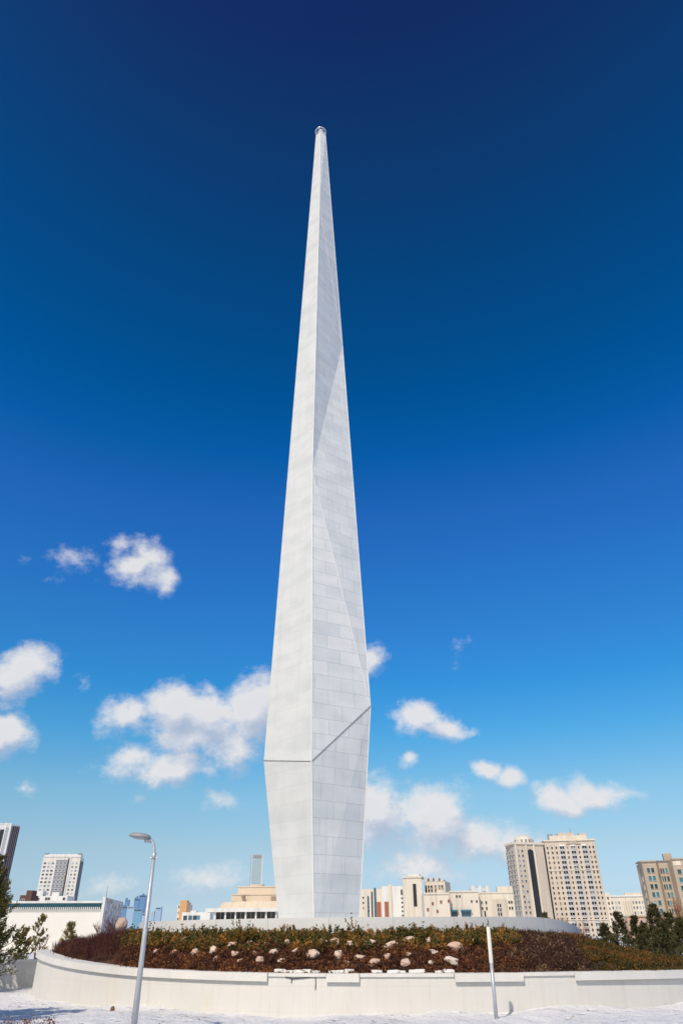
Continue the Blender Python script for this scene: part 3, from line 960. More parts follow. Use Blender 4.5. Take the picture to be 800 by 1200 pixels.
def slab(root, name, a, b, u0, u1, z0, z1, out, m, back=.0):
    """upright panel on the wall a-b, sticking out"""
    d, n, L = facade_dirs(a, b); mb = MB()
    c = Vector((a[0], a[1], 0)) + d * ((u0 + u1) / 2) + n * ((out - back) / 2) + Vector((0, 0, (z0 + z1) / 2))
    mb.box(c, d * ((u1 - u0) / 2), n * ((out + back) / 2), Vector((0, 0, (z1 - z0) / 2)))
    return mb.build(name, m, root)


def quadfoot(a, b, depth):
    """footprint from front edge a-b pushed back along the viewing direction"""
    m = Vector(((a[0] + b[0]) / 2, (a[1] + b[1]) / 2)); k = m.normalized() * depth
    return [a, b, (b[0] + k.x, b[1] + k.y), (a[0] + k.x, a[1] + k.y)]


def perp(a, b, depth):
    d, n, L = facade_dirs(a, b)
    return [a, b, (b[0] - n.x * depth, b[1] - n.y * depth), (a[0] - n.x * depth, a[1] - n.y * depth)]


def zpx(px, py, Y): return pt(px, py, Y).z


M_CREAM = mat('cream_render', (.60, .52, .425), .85, .06, .05, .1, 2, streak=.45)
M_PALE = mat('pale_cream_render', (.72, .65, .54), .85, .05, .05, .1, 2, streak=.45)
M_BWHITE = mat('white_render', (.76, .75, .71), .85, .04, .05, streak=.45)
M_SAND = mat('sand_stone', (.47, .39, .30), .85, .08, .08, .1, 2, streak=.45)
M_DARK = glass('dark_glass', (.022, .025, .035))
M_BLACK = mat('black_glass', (.020, .022, .030), .18, .3, .12, spec=.5)
M_BLUEG = glass('blue_glass', (.05, .12, .18))
M_TEAL = glass('teal_glass', (.016, .095, .13))
M_TBAND = mat('teal_band', (.025, .19, .27), .25, .15, .2, spec=.5)
M_GREYG = glass('grey_glass', (.16, .19, .23), .2)
M_GFRAME = mat('grey_frame', (.40, .40, .41), .6)
M_ROOFG = mat('roof_grey', (.30, .30, .31), .8)
M_WFRAME = mat('white_frame', (.74, .73, .70), .6)


def left_tower():
    Y = 780
    a = xy(-34, 966, Y - 4); b = xy(13.5, 970, Y); c = xy(23.4, 971, Y + 8)
    zt = zpx(10, 966, Y)
    root = thing('apartment_tower', (b[0], b[1], 0), 'tall tower with dark striped side and white edge strips behind the pine at the left', 'tower')
    mb = MB(); k = Vector((b[0], b[1])).normalized() * 22
    mb.prism([a, b, c, (c[0] + k.x, c[1] + k.y), (a[0] + k.x, a[1] + k.y)], -1, zt)
    mb.build('wall', mat('tower_grey_white', (.62, .62, .64), .8, .05, .05), root)
    d, n, L = facade_dirs(b, c)
    slab(root, 'dark_cladding', b, c, .6, L - .1, 2, zt - 1.6, .25, mat('dark_cladding', (.055, .055, .075), .5, .1))
    for i in range(4): slab(root, 'pinkish_rib', b, c, 1.2 + i * (L - 2.2) / 3.5, 1.6 + i * (L - 2.2) / 3.5, 2, zt - 1.6, .45, mat('rib_pink', (.30, .24, .25), .7))
    d, n, L = facade_dirs(a, b)
    slab(root, 'glazed_recess', a, b, L - 10.6, L - 6.2, 2, zt - 5, .12, M_BLACK)
    put_windows(root, a, b, grid(L - 3.4, L - 3.4, 1, zt - 52, zt - 9, 12), 1.5, 2.0, [M_WFRAME, M_DARK], .15)
    slab(root, 'shade_panel', a, b, L - 5.0, L - 1.72, 2, zt - 3, .06, mat('blue_grey_shade', (.33, .37, .44), .7))  # blue-grey colour paints the shade on the tower front
    slab(root, 'corner_strip', a, b, L - 1.7, L - .1, 2, zt + 1.0, .35, M_BWHITE)
    slab(root, 'corner_strip', a, b, L - 6.1, L - 5.1, 2, zt + 1.5, .5, M_BWHITE)
    slab(root, 'roof_edge', a, b, 0, L, zt, zt + .8, .3, M_BWHITE, 4)


left_tower()


def white_block():
    Y = 700
    a = xy(51.6, 1004, Y); b = xy(95, 1004, Y + 4); c = xy(99, 1006, Y + 22)
    zt = zpx(73, 1004, Y)
    root = thing('apartment_block', (a[0], a[1], 0), 'pale slab of flats with grey glazed middle above the teal roofed hall', 'apartment block')
    k = Vector((a[0], a[1])).normalized() * 20
    mb = MB(); mb.prism([a, b, c, (a[0] + k.x, a[1] + k.y + 4)], -1, zt); mb.build('wall', mat('block_white', (.72, .69, .63), .85, .05, .05, streak=.45), root)
    d, n, L = facade_dirs(a, b); st = 3.05
    nz = 13
    zs = (zt - 5.2 - (nz - 1) * st, zt - 5.2)
    put_windows(root, a, b, grid(L * .07, L * .28, 3, *zs, nz), 2.1, 1.5, [M_WFRAME, M_GREYG], .15)
    put_windows(root, a, b, grid(L * .82, L * .92, 2, *zs, nz), 1.6, 1.5, [M_WFRAME, M_GREYG], .15)
    slab(root, 'glazed_bay', a, b, L * .36, L * .66, 4, zt - 2.5, .3, mat('bay_grey', (.23, .25, .29), .6))
    put_windows(root, a, b, [(L * u, z + 0) for u in (.41, .51, .61) for z in [zs[1] - i * st for i in range(nz)]], 2.3, 1.7, [M_WFRAME, M_GREYG], .28, 'balcony', .75)
    slab(root, 'dark_strip', a, b, L * .675, L * .71, 4, zt - 1, .35, M_BLACK)
    slab(root, 'pilaster', a, b, L * .715, L * .75, 4, zt, .5, M_BWHITE)
    d2, n2, L2 = facade_dirs(b, c)
    slab(root, 'side_shade_panel', b, c, L2 * .1, L2 * .95, 4, zt - 3, .2, mat('side_shade_paint', (.12, .14, .17), .6))  # dark slab paints the shade of the side turned from the sun
    slab(root, 'roof_crown', a, b, L * .02, L * 1.0, zt, zt + 2.3, .5, M_BWHITE, 10)
    for u in (.06, .95): slab(root, 'roof_fin', a, b, L * (u - .04), L * (u + .04), zt + 2.3, zt + 3.2, 1.0, M_ROOFG, 6)
    # lower annexe in front
    Y2 = 520; a = xy(41, 1052, Y2); b = xy(79, 1054, Y2); z2 = zpx(60, 1050, Y2)
    r2 = thing('low_annexe', (a[0], a[1], 0), 'low white annexe with stepped roof at the foot of the pale slab of flats', 'building')
    mb = MB(); mb.prism(perp(a, b, 14), -1, z2); mb.build('wall', M_BWHITE, r2)
    L = facade_dirs(a, b)[2]
    slab(r2, 'roof_box', a, b, L * .02, L * .22, z2, z2 + 3, -.4, M_BWHITE, 6); slab(r2, 'roof_box', a, b, L * .5, L * .72, z2, z2 + 2.2, -.4, M_BWHITE, 6)
    put_windows(r2, a, b, [(L * .12, z2 - 1.8), (L * .36, z2 - 1.6), (L * .44, z2 - 1.6), (L * .9, z2 - 1.7)], 1.6, 1.6, [M_WFRAME, M_DARK], .15)
    Y3 = 420; a = xy(24, 1050, Y3); b = xy(38, 1050, Y3); z3 = zpx(32, 1045, Y3)
    r3 = thing('brick_house', (a[0], a[1], 0), 'small dark brown building with a taller right part peeking over the teal roof', 'building')
    L = facade_dirs(a, b)[2]
    mb = MB(); mb.prism(perp(a, b, 9), -1, z3 - 1.6); mb.build('wall', mat('brown_brick', (.12, .065, .05), .85, .1, .3), r3)
    slab(r3, 'tall_bay', a, b, L * .5, L * .98, -1, z3 + .6, .4, MATS['brown_brick'], 6)
    put_windows(r3, a, b, [(L * .2, z3 - 4), (L * .35, z3 - 4), (L * .7, z3 - 2.5)], .9, 1.1, [M_WFRAME, M_DARK], .12)


white_block()


def mural_mat():
    m = bpy.data.materials.new('mural_paint'); m.use_nodes = True
    n = N(m.node_tree); bs = m.node_tree.nodes['Principled BSDF']
    tc = n.new('ShaderNodeTexCoord'); mp = n.new('ShaderNodeMapping'); mp.inputs['Scale'].default_value = (.5, .28, .42); n.lk(tc.outputs['Object'], mp.inputs[0])
    a = n.noise(mp.outputs[0], 1.0, 5, .6, 1.5); b = n.noise(mp.outputs[0], 1.7, 3, .5, .8)
    c = n.ramp(a.outputs[0], [(.30, (.30, .42, .50)), (.42, (.66, .65, .64)), (.50, (.70, .68, .66)), (.56, (.36, .20, .17)), (.62, (.55, .50, .49)), (.75, (.16, .14, .16))])
    c = n.mix(n.m('MULTIPLY', n.smooth(b.outputs[0], .55, .62), .6), c, (.32, .13, .10, 1))
    n.lk(c, bs.inputs['Base Color']); bs.inputs['Roughness'].default_value = .7
    return m


def teal_hall():
    Y = 130
    a = xy(-40, 1064, Y - 3); b = xy(122, 1066, Y); c = xy(143.5, 1062, Y + 22)
    zt = zpx(100, 1065.5, Y); zg = zpx(100, 1058.5, Y); zr = zpx(100, 1056, Y)
    root = thing('long_hall', (b[0], b[1], 0), 'long low white hall with teal glass band under its roof and painted end wall', 'hall')
    bk = Vector((a[0], a[1] + 24))
    mb = MB(); mb.prism([a, b, c, (bk.x, bk.y)], -1, zt); mb.build('wall', mat('hall_white', (.80, .77, .70), .85, .04, .1), root)
    d, n, L = facade_dirs(a, b)
    slab(root, 'glass_band', a, b, .2, L - .45, zt + .002, zg, -.5, M_TBAND, 1.4)
    slab(root, 'roof_slab', a, b, 0, L - .4, zg + .002, zr, .45, M_BWHITE, 14)
    for i in range(66):
        u = .5 + i * (L - 1.2) / 65
        if u > L * .12: slab(root, 'bracket', a, b, u - .07, u + .07, zt - .12, zt + .30, .30, M_BWHITE)
    slab(root, 'end_fin', a, b, L - .40, L + .05, -1, zpx(124, 1051, Y), .3, M_BWHITE, .6)
    d2, n2, L2 = facade_dirs(b, c)
    zc = zpx(126, 1052, Y)
    mb = MB(); p0 = Vector((*b, 0)) + d2 * .3; p1 = Vector((*c, 0))
    q = n2 * .12
    top0, top1 = zc, zpx(144, 1057, Y + 22)
    A = [p0 + q, p1 + q]; B = [p0 - n2 * .3, p1 - n2 * .3]
    z0 = -.5
    V = [(*A[0].xy, z0), (*A[1].xy, z0), (*A[1].xy, top1), (*A[0].xy, top0), (*B[0].xy, z0), (*B[1].xy, z0), (*B[1].xy, top1), (*B[0].xy, top0)]
    F = [[0, 1, 2, 3], [5, 4, 7, 6], [3, 2, 6, 7], [1, 5, 6, 2], [4, 0, 3, 7]]
    mesh_obj('painted_end_wall', np.array(V), F, mural_mat(), root)
    t = MB(); p = Vector((*b, zpx(124, 1051, Y) - .05)) - n * .3; t.tube([p, p + Vector((0, 0, 1.6))], [.07, .04], 8); t.build('roof_mast', M_ROOFG, root)


teal_hall()


def skyline():
    def bm(name, c, c2):
        m = brick_mat(name, c, c2, tuple(x * .86 for x in c), 9, 8, .9, .35, bump=0, bias=0, offset=0)
        return m
    ms = [bm('hazed_blue_glass', (.13, .27, .48), (.15, .29, .50)), bm('hazed_pale_glass', (.33, .47, .62), (.37, .51, .65)), bm('hazed_teal_glass', (.17, .36, .52), (.19, .38, .55))]  # blue glass, with distance haze put in as lighter colours
    specs = [(143.5, 151.5, 1062, 1054, 0, 'slanted blue glass tower, leftmost of the distant cluster beside the painted wall', 3000),
             (149.5, 157.5, 1062, 1062, 1, 'pale glass block between the slanted tower and the tall pair in the distant cluster', 2900),
             (158, 163.5, 1051.5, 1053, 0, 'thin blue tower left of the tallest one in the distant cluster', 3200),
             (163.5, 171.5, 1049, 1049, 0, 'tallest blue tower of the distant cluster, just left of the lamp pole', 3300),
             (157, 167, 1065, 1065, 2, 'squat teal glass tower in front of the tall pair in the distant cluster', 2700),
             (167, 172.5, 1070, 1070, 1, 'small pale block at the right foot of the distant cluster', 2650),
             (177, 181.5, 1069, 1067, 1, 'grey hazy slab just right of the lamp pole in the distance', 3600),
             (182.5, 189.5, 1063.5, 1062.5, 1, 'grey hazy tower farther right of the lamp pole in the distance', 3600)]
    for (x0, x1, yl, yr, mi, lab, Y) in specs:
        a = xy(x0, yl, Y); b = xy(x1, yr, Y); zl, zr = zpx(x0, yl, Y), zpx(x1, yr, Y)
        root = thing('distant_skyscraper', (a[0], a[1], 0), lab, 'skyscraper', 'distant skyscrapers by the lamp')
        mb = MB(); f = perp(a, b, abs(b[0] - a[0]) * .8)
        mb.prism(f, -1, 0, ztops=[zl, zr, zr, zl]); mb.build('tower_body', ms[mi], root)
        d, n, L = facade_dirs(a, b)
        slab(root, 'roof_edge', a, b, L * .1, L * .9, min(zl, zr) - 6, min(zl, zr) - 2, 1.0, M_GREYG)
        if mi == 0: slab(root, 'roof_box', a, b, L * .35, L * .65, min(zl, zr) - 1, max(zl, zr) + 5, -2, ms[0], L * .5)
    # low orange block
    Y = 420; a = xy(207.5, 1070, Y); b = xy(221.5, 1070, Y); z = zpx(213, 1057.5, Y)
    r = thing('orange_block', (a[0], a[1], 0), 'small orange and cream block of flats left of the stepped domed building', 'apartment block')
    L = facade_dirs(a, b)[2]; mb = MB(); mb.prism(perp(a, b, 8), -1, z - 1); mb.build('wall', M_PALE, r)
    slab(r, 'orange_bay', a, b, L * .22, L * .78, 0, z + 1, .4, mat('orange_render', (.62, .36, .16), .85), 4)
    slab(r, 'brown_side', a, b, L * .78, L * .98, 0, z, .2, mat('brown_render', (.30, .22, .17), .85), 3)
    put_windows(r, a, b, [(L * u, z - 2 - 2.8 * i) for i in range(3) for u in (.12, .88)], .6, 1.1, [M_WFRAME, M_DARK], .1)
    Y = 330; a = xy(213, 1075, Y); b = xy(246, 1075, Y); z = zpx(228, 1069, Y)
    r = thing('low_glass_building', (a[0], a[1], 0), 'low white building with blue glazing left of the colonnade', 'building')
    L = facade_dirs(a, b)[2]; mb = MB(); mb.prism(perp(a, b, 8), -1, z); mb.build('wall', M_BWHITE, r)
    for u in (.06, .24, .4, .52): slab(r, 'glazing', a, b, L * u, L * (u + .13), .5, z - 1.2, .12, M_BLUEG)
    slab(r, 'roof_box', a, b, L * .28, L * .5, z, z + .6, -.4, M_BWHITE, 3)


skyline()


def stepped_building():
    Y = 210
    s = 941 / Y
    def X(px, py=1065, yy=Y): return pt(px, py, yy).x
    root = thing('stepped_hall', (X(290), Y, 0), 'sand coloured stepped round building on a white colonnade left of the obelisk foot', 'building')
    m = mat('warm_sandstone', (.72, .61, .47), .85, .05, .1, streak=.25)
    xl, xr = X(241), X(392); zr0, zr1 = zpx(290, 1068.5, Y), zpx(290, 1064, Y)
    mb = MB(); mb.prism([(xl, Y), (xr, Y), (xr, Y + 45), (xl, Y + 45)], zr0, zr1); mb.build('roof_slab', M_BWHITE, root)
    bx = X(253); mb = MB(); mb.prism([(bx, Y + 1.6), (xr - 1, Y + 1.6), (xr - 1, Y + 40), (bx, Y + 40)], -1, zr0 - .002); mb.build('glass_wall', M_DARK, root)
    mb = MB(); mb.prism([(X(250), Y + 5), (bx - .02, Y + 5), (bx - .02, Y + 34), (X(250), Y + 34)], -1, zr0 - .002); mb.build('wall', mat('soffit_brown', (.32, .22, .15), .8), root)
    for i in range(13):
        x = X(252.2 + i * 11.9)
        if x > xr - 1: break
        t = MB(); t.box((x, Y + .9, zr0 / 2 - .5), (.22, 0, 0), (0, .22, 0), (0, 0, zr0 / 2 + .497)); t.build('column', M_BWHITE, root)
        t = MB(); t.box((X(252.2 + i * 11.9 + 5.9), Y + 1.55, zr0 / 2), (.05, 0, 0), (0, .07, 0), (0, 0, zr0 / 2 - .01)); t.build('mullion', M_GFRAME, root)
    t = MB(); t.box(((xl + xr) / 2, Y + 1.0, .9), ((xr - bx) / 2, 0, 0), (0, .08, 0), (0, 0, .05)); t.build('rail', M_BWHITE, root)
    # tiers: rounded, rising to the right
    def tier(x0, x1, y_bot, y_top, yy, flare, name='tier'):
        z0, z1 = zpx(290, y_bot, yy), zpx(290, y_top, yy); a, b = X(x0, y_bot, yy), X(x1, y_bot, yy); r = (b - a) / 2; c = (a + b) / 2
        v = []; f = []; n = 48; prof = [(1, z0), (1 - flare * .35, z0 + (z1 - z0) * .55), (1 - flare, z1)]
        mb = MB()
        for i in range(n):
            w0, w1 = 2 * math.pi * i / n, 2 * math.pi * (i + 1) / n
            for (k0, h0), (k1, h1) in zip(prof[:-1], prof[1:]):
                P = lambda w, k, h: (c + r * k * math.cos(w), yy + r * .7 + r * .7 * k * math.sin(w), h)
                mb.poly([P(w0, k0, h0), P(w1, k0, h0), P(w1, k1, h1), P(w0, k1, h1)])
        mb.poly([(c + r * prof[-1][0] * math.cos(2 * math.pi * i / n), yy + r * .7 + r * .7 * prof[-1][0] * math.sin(2 * math.pi * i / n), z1) for i in range(n)])
        return mb.build(name, m, root)
    tier(249, 372, 1064.2, 1056, Y + 4, .09)
    for (x0, x1, y0, y1, yy, dep) in ((271, 352, 1056.4, 1049, Y + 12, 24), (278.5, 323, 1049.2, 1040, Y + 14, 18)):
        q = MB(); q.prism([(X(x0, y0, yy), yy), (X(x1, y0, yy), yy), (X(x1, y0, yy), yy + dep), (X(x0, y0, yy), yy + dep)], zpx(290, y0, yy), zpx(290, y1, yy)); q.build('upper_storey', m, root)
        q = MB(); q.prism([(X(x0, y0, yy) - .15, yy - .15), (X(x1, y0, yy) + .15, yy - .15), (X(x1, y0, yy) + .15, yy + dep), (X(x0, y0, yy) - .15, yy + dep)], zpx(290, y1, yy) + .003, zpx(290, y1, yy) + .3); q.build('parapet', m, root)
    t = tier(292, 309, 1040.2, 1036.5, Y + 18, .0, 'drum')
    for (px, py, w, hgt) in ((322, 1054, 8, 1.3), (283, 1049.6, 4, .5)):
        x = X(px, py, Y + 8); mb = MB(); mb.box((x, Y + 10 if px > 300 else Y + 14.5, zpx(px, py, Y + 9)), (w / s / 2, 0, 0), (0, 4, 0), (0, 0, hgt / 2)); mb.build('roof_vent', mat('vent_brown', (.36, .27, .19), .8), root)
    # glass tower far behind
    Y2 = 900; a = xy(294, 1030, Y2); b = xy(306.6, 1030, Y2 + 3); z = zpx(300, 1001.5, Y2)
    r2 = thing('glass_tower', (a[0], a[1], 0), 'slender pale glass tower with a dark top band rising behind the stepped round building', 'tower')
    mb = MB(); mb.prism(perp(a, b, 11), -1, z)
    mb.build('tower_body', brick_mat('tower_glass', (.36, .47, .50), (.39, .5, .53), (.42, .52, .55), 3, 3.3, .25, .35, bump=0, offset=0), r2)
    L = facade_dirs(a, b)[2]; slab(r2, 'top_band', a, b, .1, L - .1, z - 3.4, z - .6, .3, M_ROOFG)
    slab(r2, 'edge_strip', a, b, -.05, .7, 0, z + .3, .35, M_WFRAME); slab(r2, 'edge_strip', a, b, L - .7, L + .05, 0, z + .3, .35, M_WFRAME)


stepped_building()


def cream_row():
    Y = 450
    fr = [M_PALE, M_DARK]
    # a: striped house
    a = xy(421, 1060, Y); b = xy(447, 1060, Y); z = zpx(430, 1042, Y); L = facade_dirs(a, b)[2]
    r = thing('striped_house', (a[0], a[1], 0), 'cream house with blue glazed strips and red panels right beside the obelisk foot', 'building')
    mb = MB(); mb.prism(perp(a, b, 14), -1, z); mb.build('wall', M_PALE, r)
    S = lambda p: (p - 421) / 26 * L
    for p0, p1, y0 in ((430.5, 432, 1050), (435, 436.6, 1045), (438.3, 440.8, 1040.5)): slab(r, 'blue_strip', a, b, S(p0), S(p1), 0, zpx(435, y0, Y), .3, M_BLUEG)
    slab(r, 'white_rib', a, b, S(432.6), S(434.6), 0, zpx(435, 1047, Y), .3, M_BWHITE)
    slab(r, 'red_panel', a, b, S(441.2), S(446), 0, zpx(443, 1057, Y), .25, mat('red_panel', (.36, .13, .08), .8))
    put_windows(r, a, b, [(S(432), zpx(432, 1054 + i * 4.5, Y)) for i in range(4)] + [(S(425.5), zpx(425, 1052 + i * 6, Y)) for i in range(3)], .8, 1.0, fr, .1)
    # b: white block
    a = xy(447.3, 1060, Y - 4); b = xy(472.5, 1060, Y - 4); z = zpx(460, 1039, Y); L = facade_dirs(a, b)[2]
    r = thing('white_block', (a[0], a[1], 0), 'plain white block with a red panel and one column of dark windows', 'building')
    mb = MB(); mb.prism(perp(a, b, 14), -1, z); mb.build('wall', M_BWHITE, r)
    S = lambda p: (p - 447.3) / 25.2 * L
    slab(r, 'red_panel', a, b, S(450.3), S(455), 0, zpx(453, 1057, Y), .25, MATS['red_panel'])
    slab(r, 'cream_rib', a, b, S(455.6), S(459), 0, z + 1.0, .4, M_PALE)
    slab(r, 'glazed_slot', a, b, S(470), S(471.8), zpx(471, 1049, Y), zpx(471, 1043, Y), .2, M_BLACK)
    put_windows(r, a, b, [(S(471), zpx(471, 1053 + i * 5, Y)) for i in range(5)], .9, .9, [M_BWHITE, M_DARK], .1)
    # c: tall cream block
    a = xy(473, 1060, Y - 8); b = xy(495, 1060, Y - 10); c = xy(499, 1060, Y + 2); d_ = xy(523, 1060, Y - 2); z = zpx(485, 1030, Y)
    r = thing('tall_cream_block', (a[0], a[1], 0), 'tall cream block with a black vertical slot, a painted shade strip and rows of dark balconies at the right', 'apartment block')
    mb = MB(); mb.prism([a, b, (b[0] + 1, b[1] + 16), (a[0] + 1, a[1] + 16)], -1, z); mb.build('wall', M_PALE, r)
    mb = MB(); z2 = zpx(510, 1033, Y); mb.prism(perp(c, d_, 14), -1, z2); mb.build('rear_wing', M_PALE, r)
    L = facade_dirs(a, b)[2]; S = lambda p: (p - 473) / 22 * L
    slab(r, 'black_slot', a, b, S(484.6), S(488.6), zpx(486, 1063, Y), zpx(486, 1037, Y), .15, M_BLACK)
    slab(r, 'roof_edge', a, b, -.3, L + .3, z, z + .9, .5, M_PALE, 15); slab(r, 'roof_box', a, b, L * .3, L * .9, z + .9, z + 2.0, -.5, M_BWHITE, 8)
    L2 = facade_dirs(c, d_)[2]; T = lambda p: (p - 499) / 24 * L2
    for i, p in enumerate((501, 507, 514, 520)): slab(r, 'roof_box', c, d_, T(p - 1.5), T(p + 1.5), z2, z2 + (1.8 if i < 3 else .8), .2, M_PALE, 5)
    put_windows(r, c, d_, [(T(p), zpx(510, 1039 + i * 4.6, Y)) for p in (503.5, 507, 511.5, 516, 519.5) for i in range(5)], 1.0, 1.25, fr, .12, 'balcony', .5)
    slab(r, 'shade_strip', c, d_, T(499.2), T(501), 0, z2 - 2, .2, M_BLACK)  # black strip painted where shade falls between the two wings
    # d: lower cream fronts
    Y2 = 380
    a = xy(497, 1065, Y2); b = xy(527, 1065, Y2); z = zpx(512, 1048, Y2); L = facade_dirs(a, b)[2]; S = lambda p: (p - 497) / 30 * L
    r = thing('low_cream_block', (a[0], a[1], 0), 'lower cream block with a few small reddish openings in front of the dark balconies', 'building')
    mb = MB(); mb.prism(perp(a, b, 12), -1, z); mb.build('wall', M_CREAM if False else M_PALE, r)
    mo = [M_PALE, mat('rust_opening', (.25, .10, .07), .8)]
    put_windows(r, a, b, [(S(507), zpx(507, 1059, Y2)), (S(517), zpx(517, 1057, Y2)), (S(526), zpx(526, 1056, Y2)), (S(501), zpx(501, 1066, Y2)), (S(512), zpx(512, 1068, Y2))], 1.0, 1.3, mo, .1)
    slab(r, 'roof_edge', a, b, 0, L, z, z + .7, .4, M_PALE, 10); slab(r, 'roof_box', a, b, L * .55, L * .8, z + .7, z + 2.0, -1, M_PALE, 6)
    a = xy(527.3, 1065, Y2 + 4); b = xy(562, 1065, Y2 + 4); z = zpx(545, 1045, Y2); L = facade_dirs(a, b)[2]; S = lambda p: (p - 527.3) / 34.7 * L
    r = thing('canopy_block', (a[0], a[1], 0), 'plain cream block with two teal canopied shop fronts at its foot', 'building')
    mb = MB(); mb.prism(perp(a, b, 14), -1, z); mb.build('wall', M_PALE, r)
    for p0, p1 in ((524.5, 536), (539, 551.5)):
        p0 = max(p0, 527.6)
        q = slab(r, 'canopy', a, b, S(p0), S(p1), zpx(530, 1067.5, Y2), zpx(530, 1066, Y2), 1.6, M_TBAND)
        slab(r, 'shop_glass', a, b, S(p0 + .8), S(p1 - .8), 0, zpx(530, 1068, Y2), .2, M_BLUEG)
    put_windows(r, a, b, [(S(553), zpx(553, 1056, Y2)), (S(559), zpx(559, 1056, Y2)), (S(536), zpx(536, 1050, Y2)), (S(539.5), zpx(539, 1050, Y2))], .9, 1.0, fr, .1)
    slab(r, 'roof_edge', a, b, 0, L, z, z + .6, .4, M_PALE, 10)
    # white blue tower behind
    Y3 = 620; a = xy(552, 1045, Y3); b = xy(574, 1045, Y3); z = zpx(563, 1040.5, Y3); L = facade_dirs(a, b)[2]
    r = thing('pale_blue_block', (a[0], a[1], 0), 'pale blue and white block rising behind the cream block with canopies', 'apartment block')
    mb = MB(); mb.prism(perp(a, b, 12), -1, z); mb.build('wall', mat('pale_blue_render', (.58, .66, .70), .8, .04, .05), r)
    for u in (.08, .45, .82): slab(r, 'white_bay', a, b, L * (u - .07), L * (u + .09), 0, z + 1.6, .4, M_BWHITE, 5)
    put_windows(r, a, b, [(L * u, z - 3 - 3.2 * i) for u in (.22, .33, .6, .7) for i in range(3)], 1.0, 1.4, [M_BWHITE, M_GREYG], .12)
    # right cream block next to the twin tower
    a = xy(562.3, 1065, Y2 + 8); b = xy(603, 1065, Y2 + 6); z = zpx(580, 1046, Y2); L = facade_dirs(a, b)[2]; S = lambda p: (p - 562.3) / 40.7 * L
    r = thing('arched_cream_block', (a[0], a[1], 0), 'cream block with a tall grey glazed bay, left of the twin towers', 'building')
    mb = MB(); mb.prism(perp(a, b, 14), -1, z); mb.build('wall', M_PALE, r)
    slab(r, 'grey_bay', a, b, S(578), S(594), 0, zpx(586, 1053, Y2), .5, M_CREAM)
    slab(r, 'upper_storey', a, b, S(585), S(603), z, z + 3.0, -1, M_PALE, 8); slab(r, 'roof_edge', a, b, 0, L, z, z + .5, .3, M_PALE, .9)
    d, n, LL = facade_dirs(a, b)
    a2 = (a[0] + n.x * .5, a[1] + n.y * .5); b2 = (b[0] + n.x * .5, b[1] + n.y * .5)
    put_windows(r, a2, b2, [(S(p), zpx(585, 1060.5 + i * 5.2, Y2)) for p in (583.4, 586.2) for i in range(3)], .8, 1.5, [M_WFRAME, M_DARK], .1)
    put_windows(r, a, b, [(S(p), zpx(570, 1057 + i * 7, Y2)) for p in (565, 570, 597, 600) for i in range(2)], .8, 1.2, fr, .1)
    slab(r, 'doorway', a, b, S(566.5), S(568.3), 0, zpx(567, 1067, Y2), .15, M_BLACK)


cream_row()


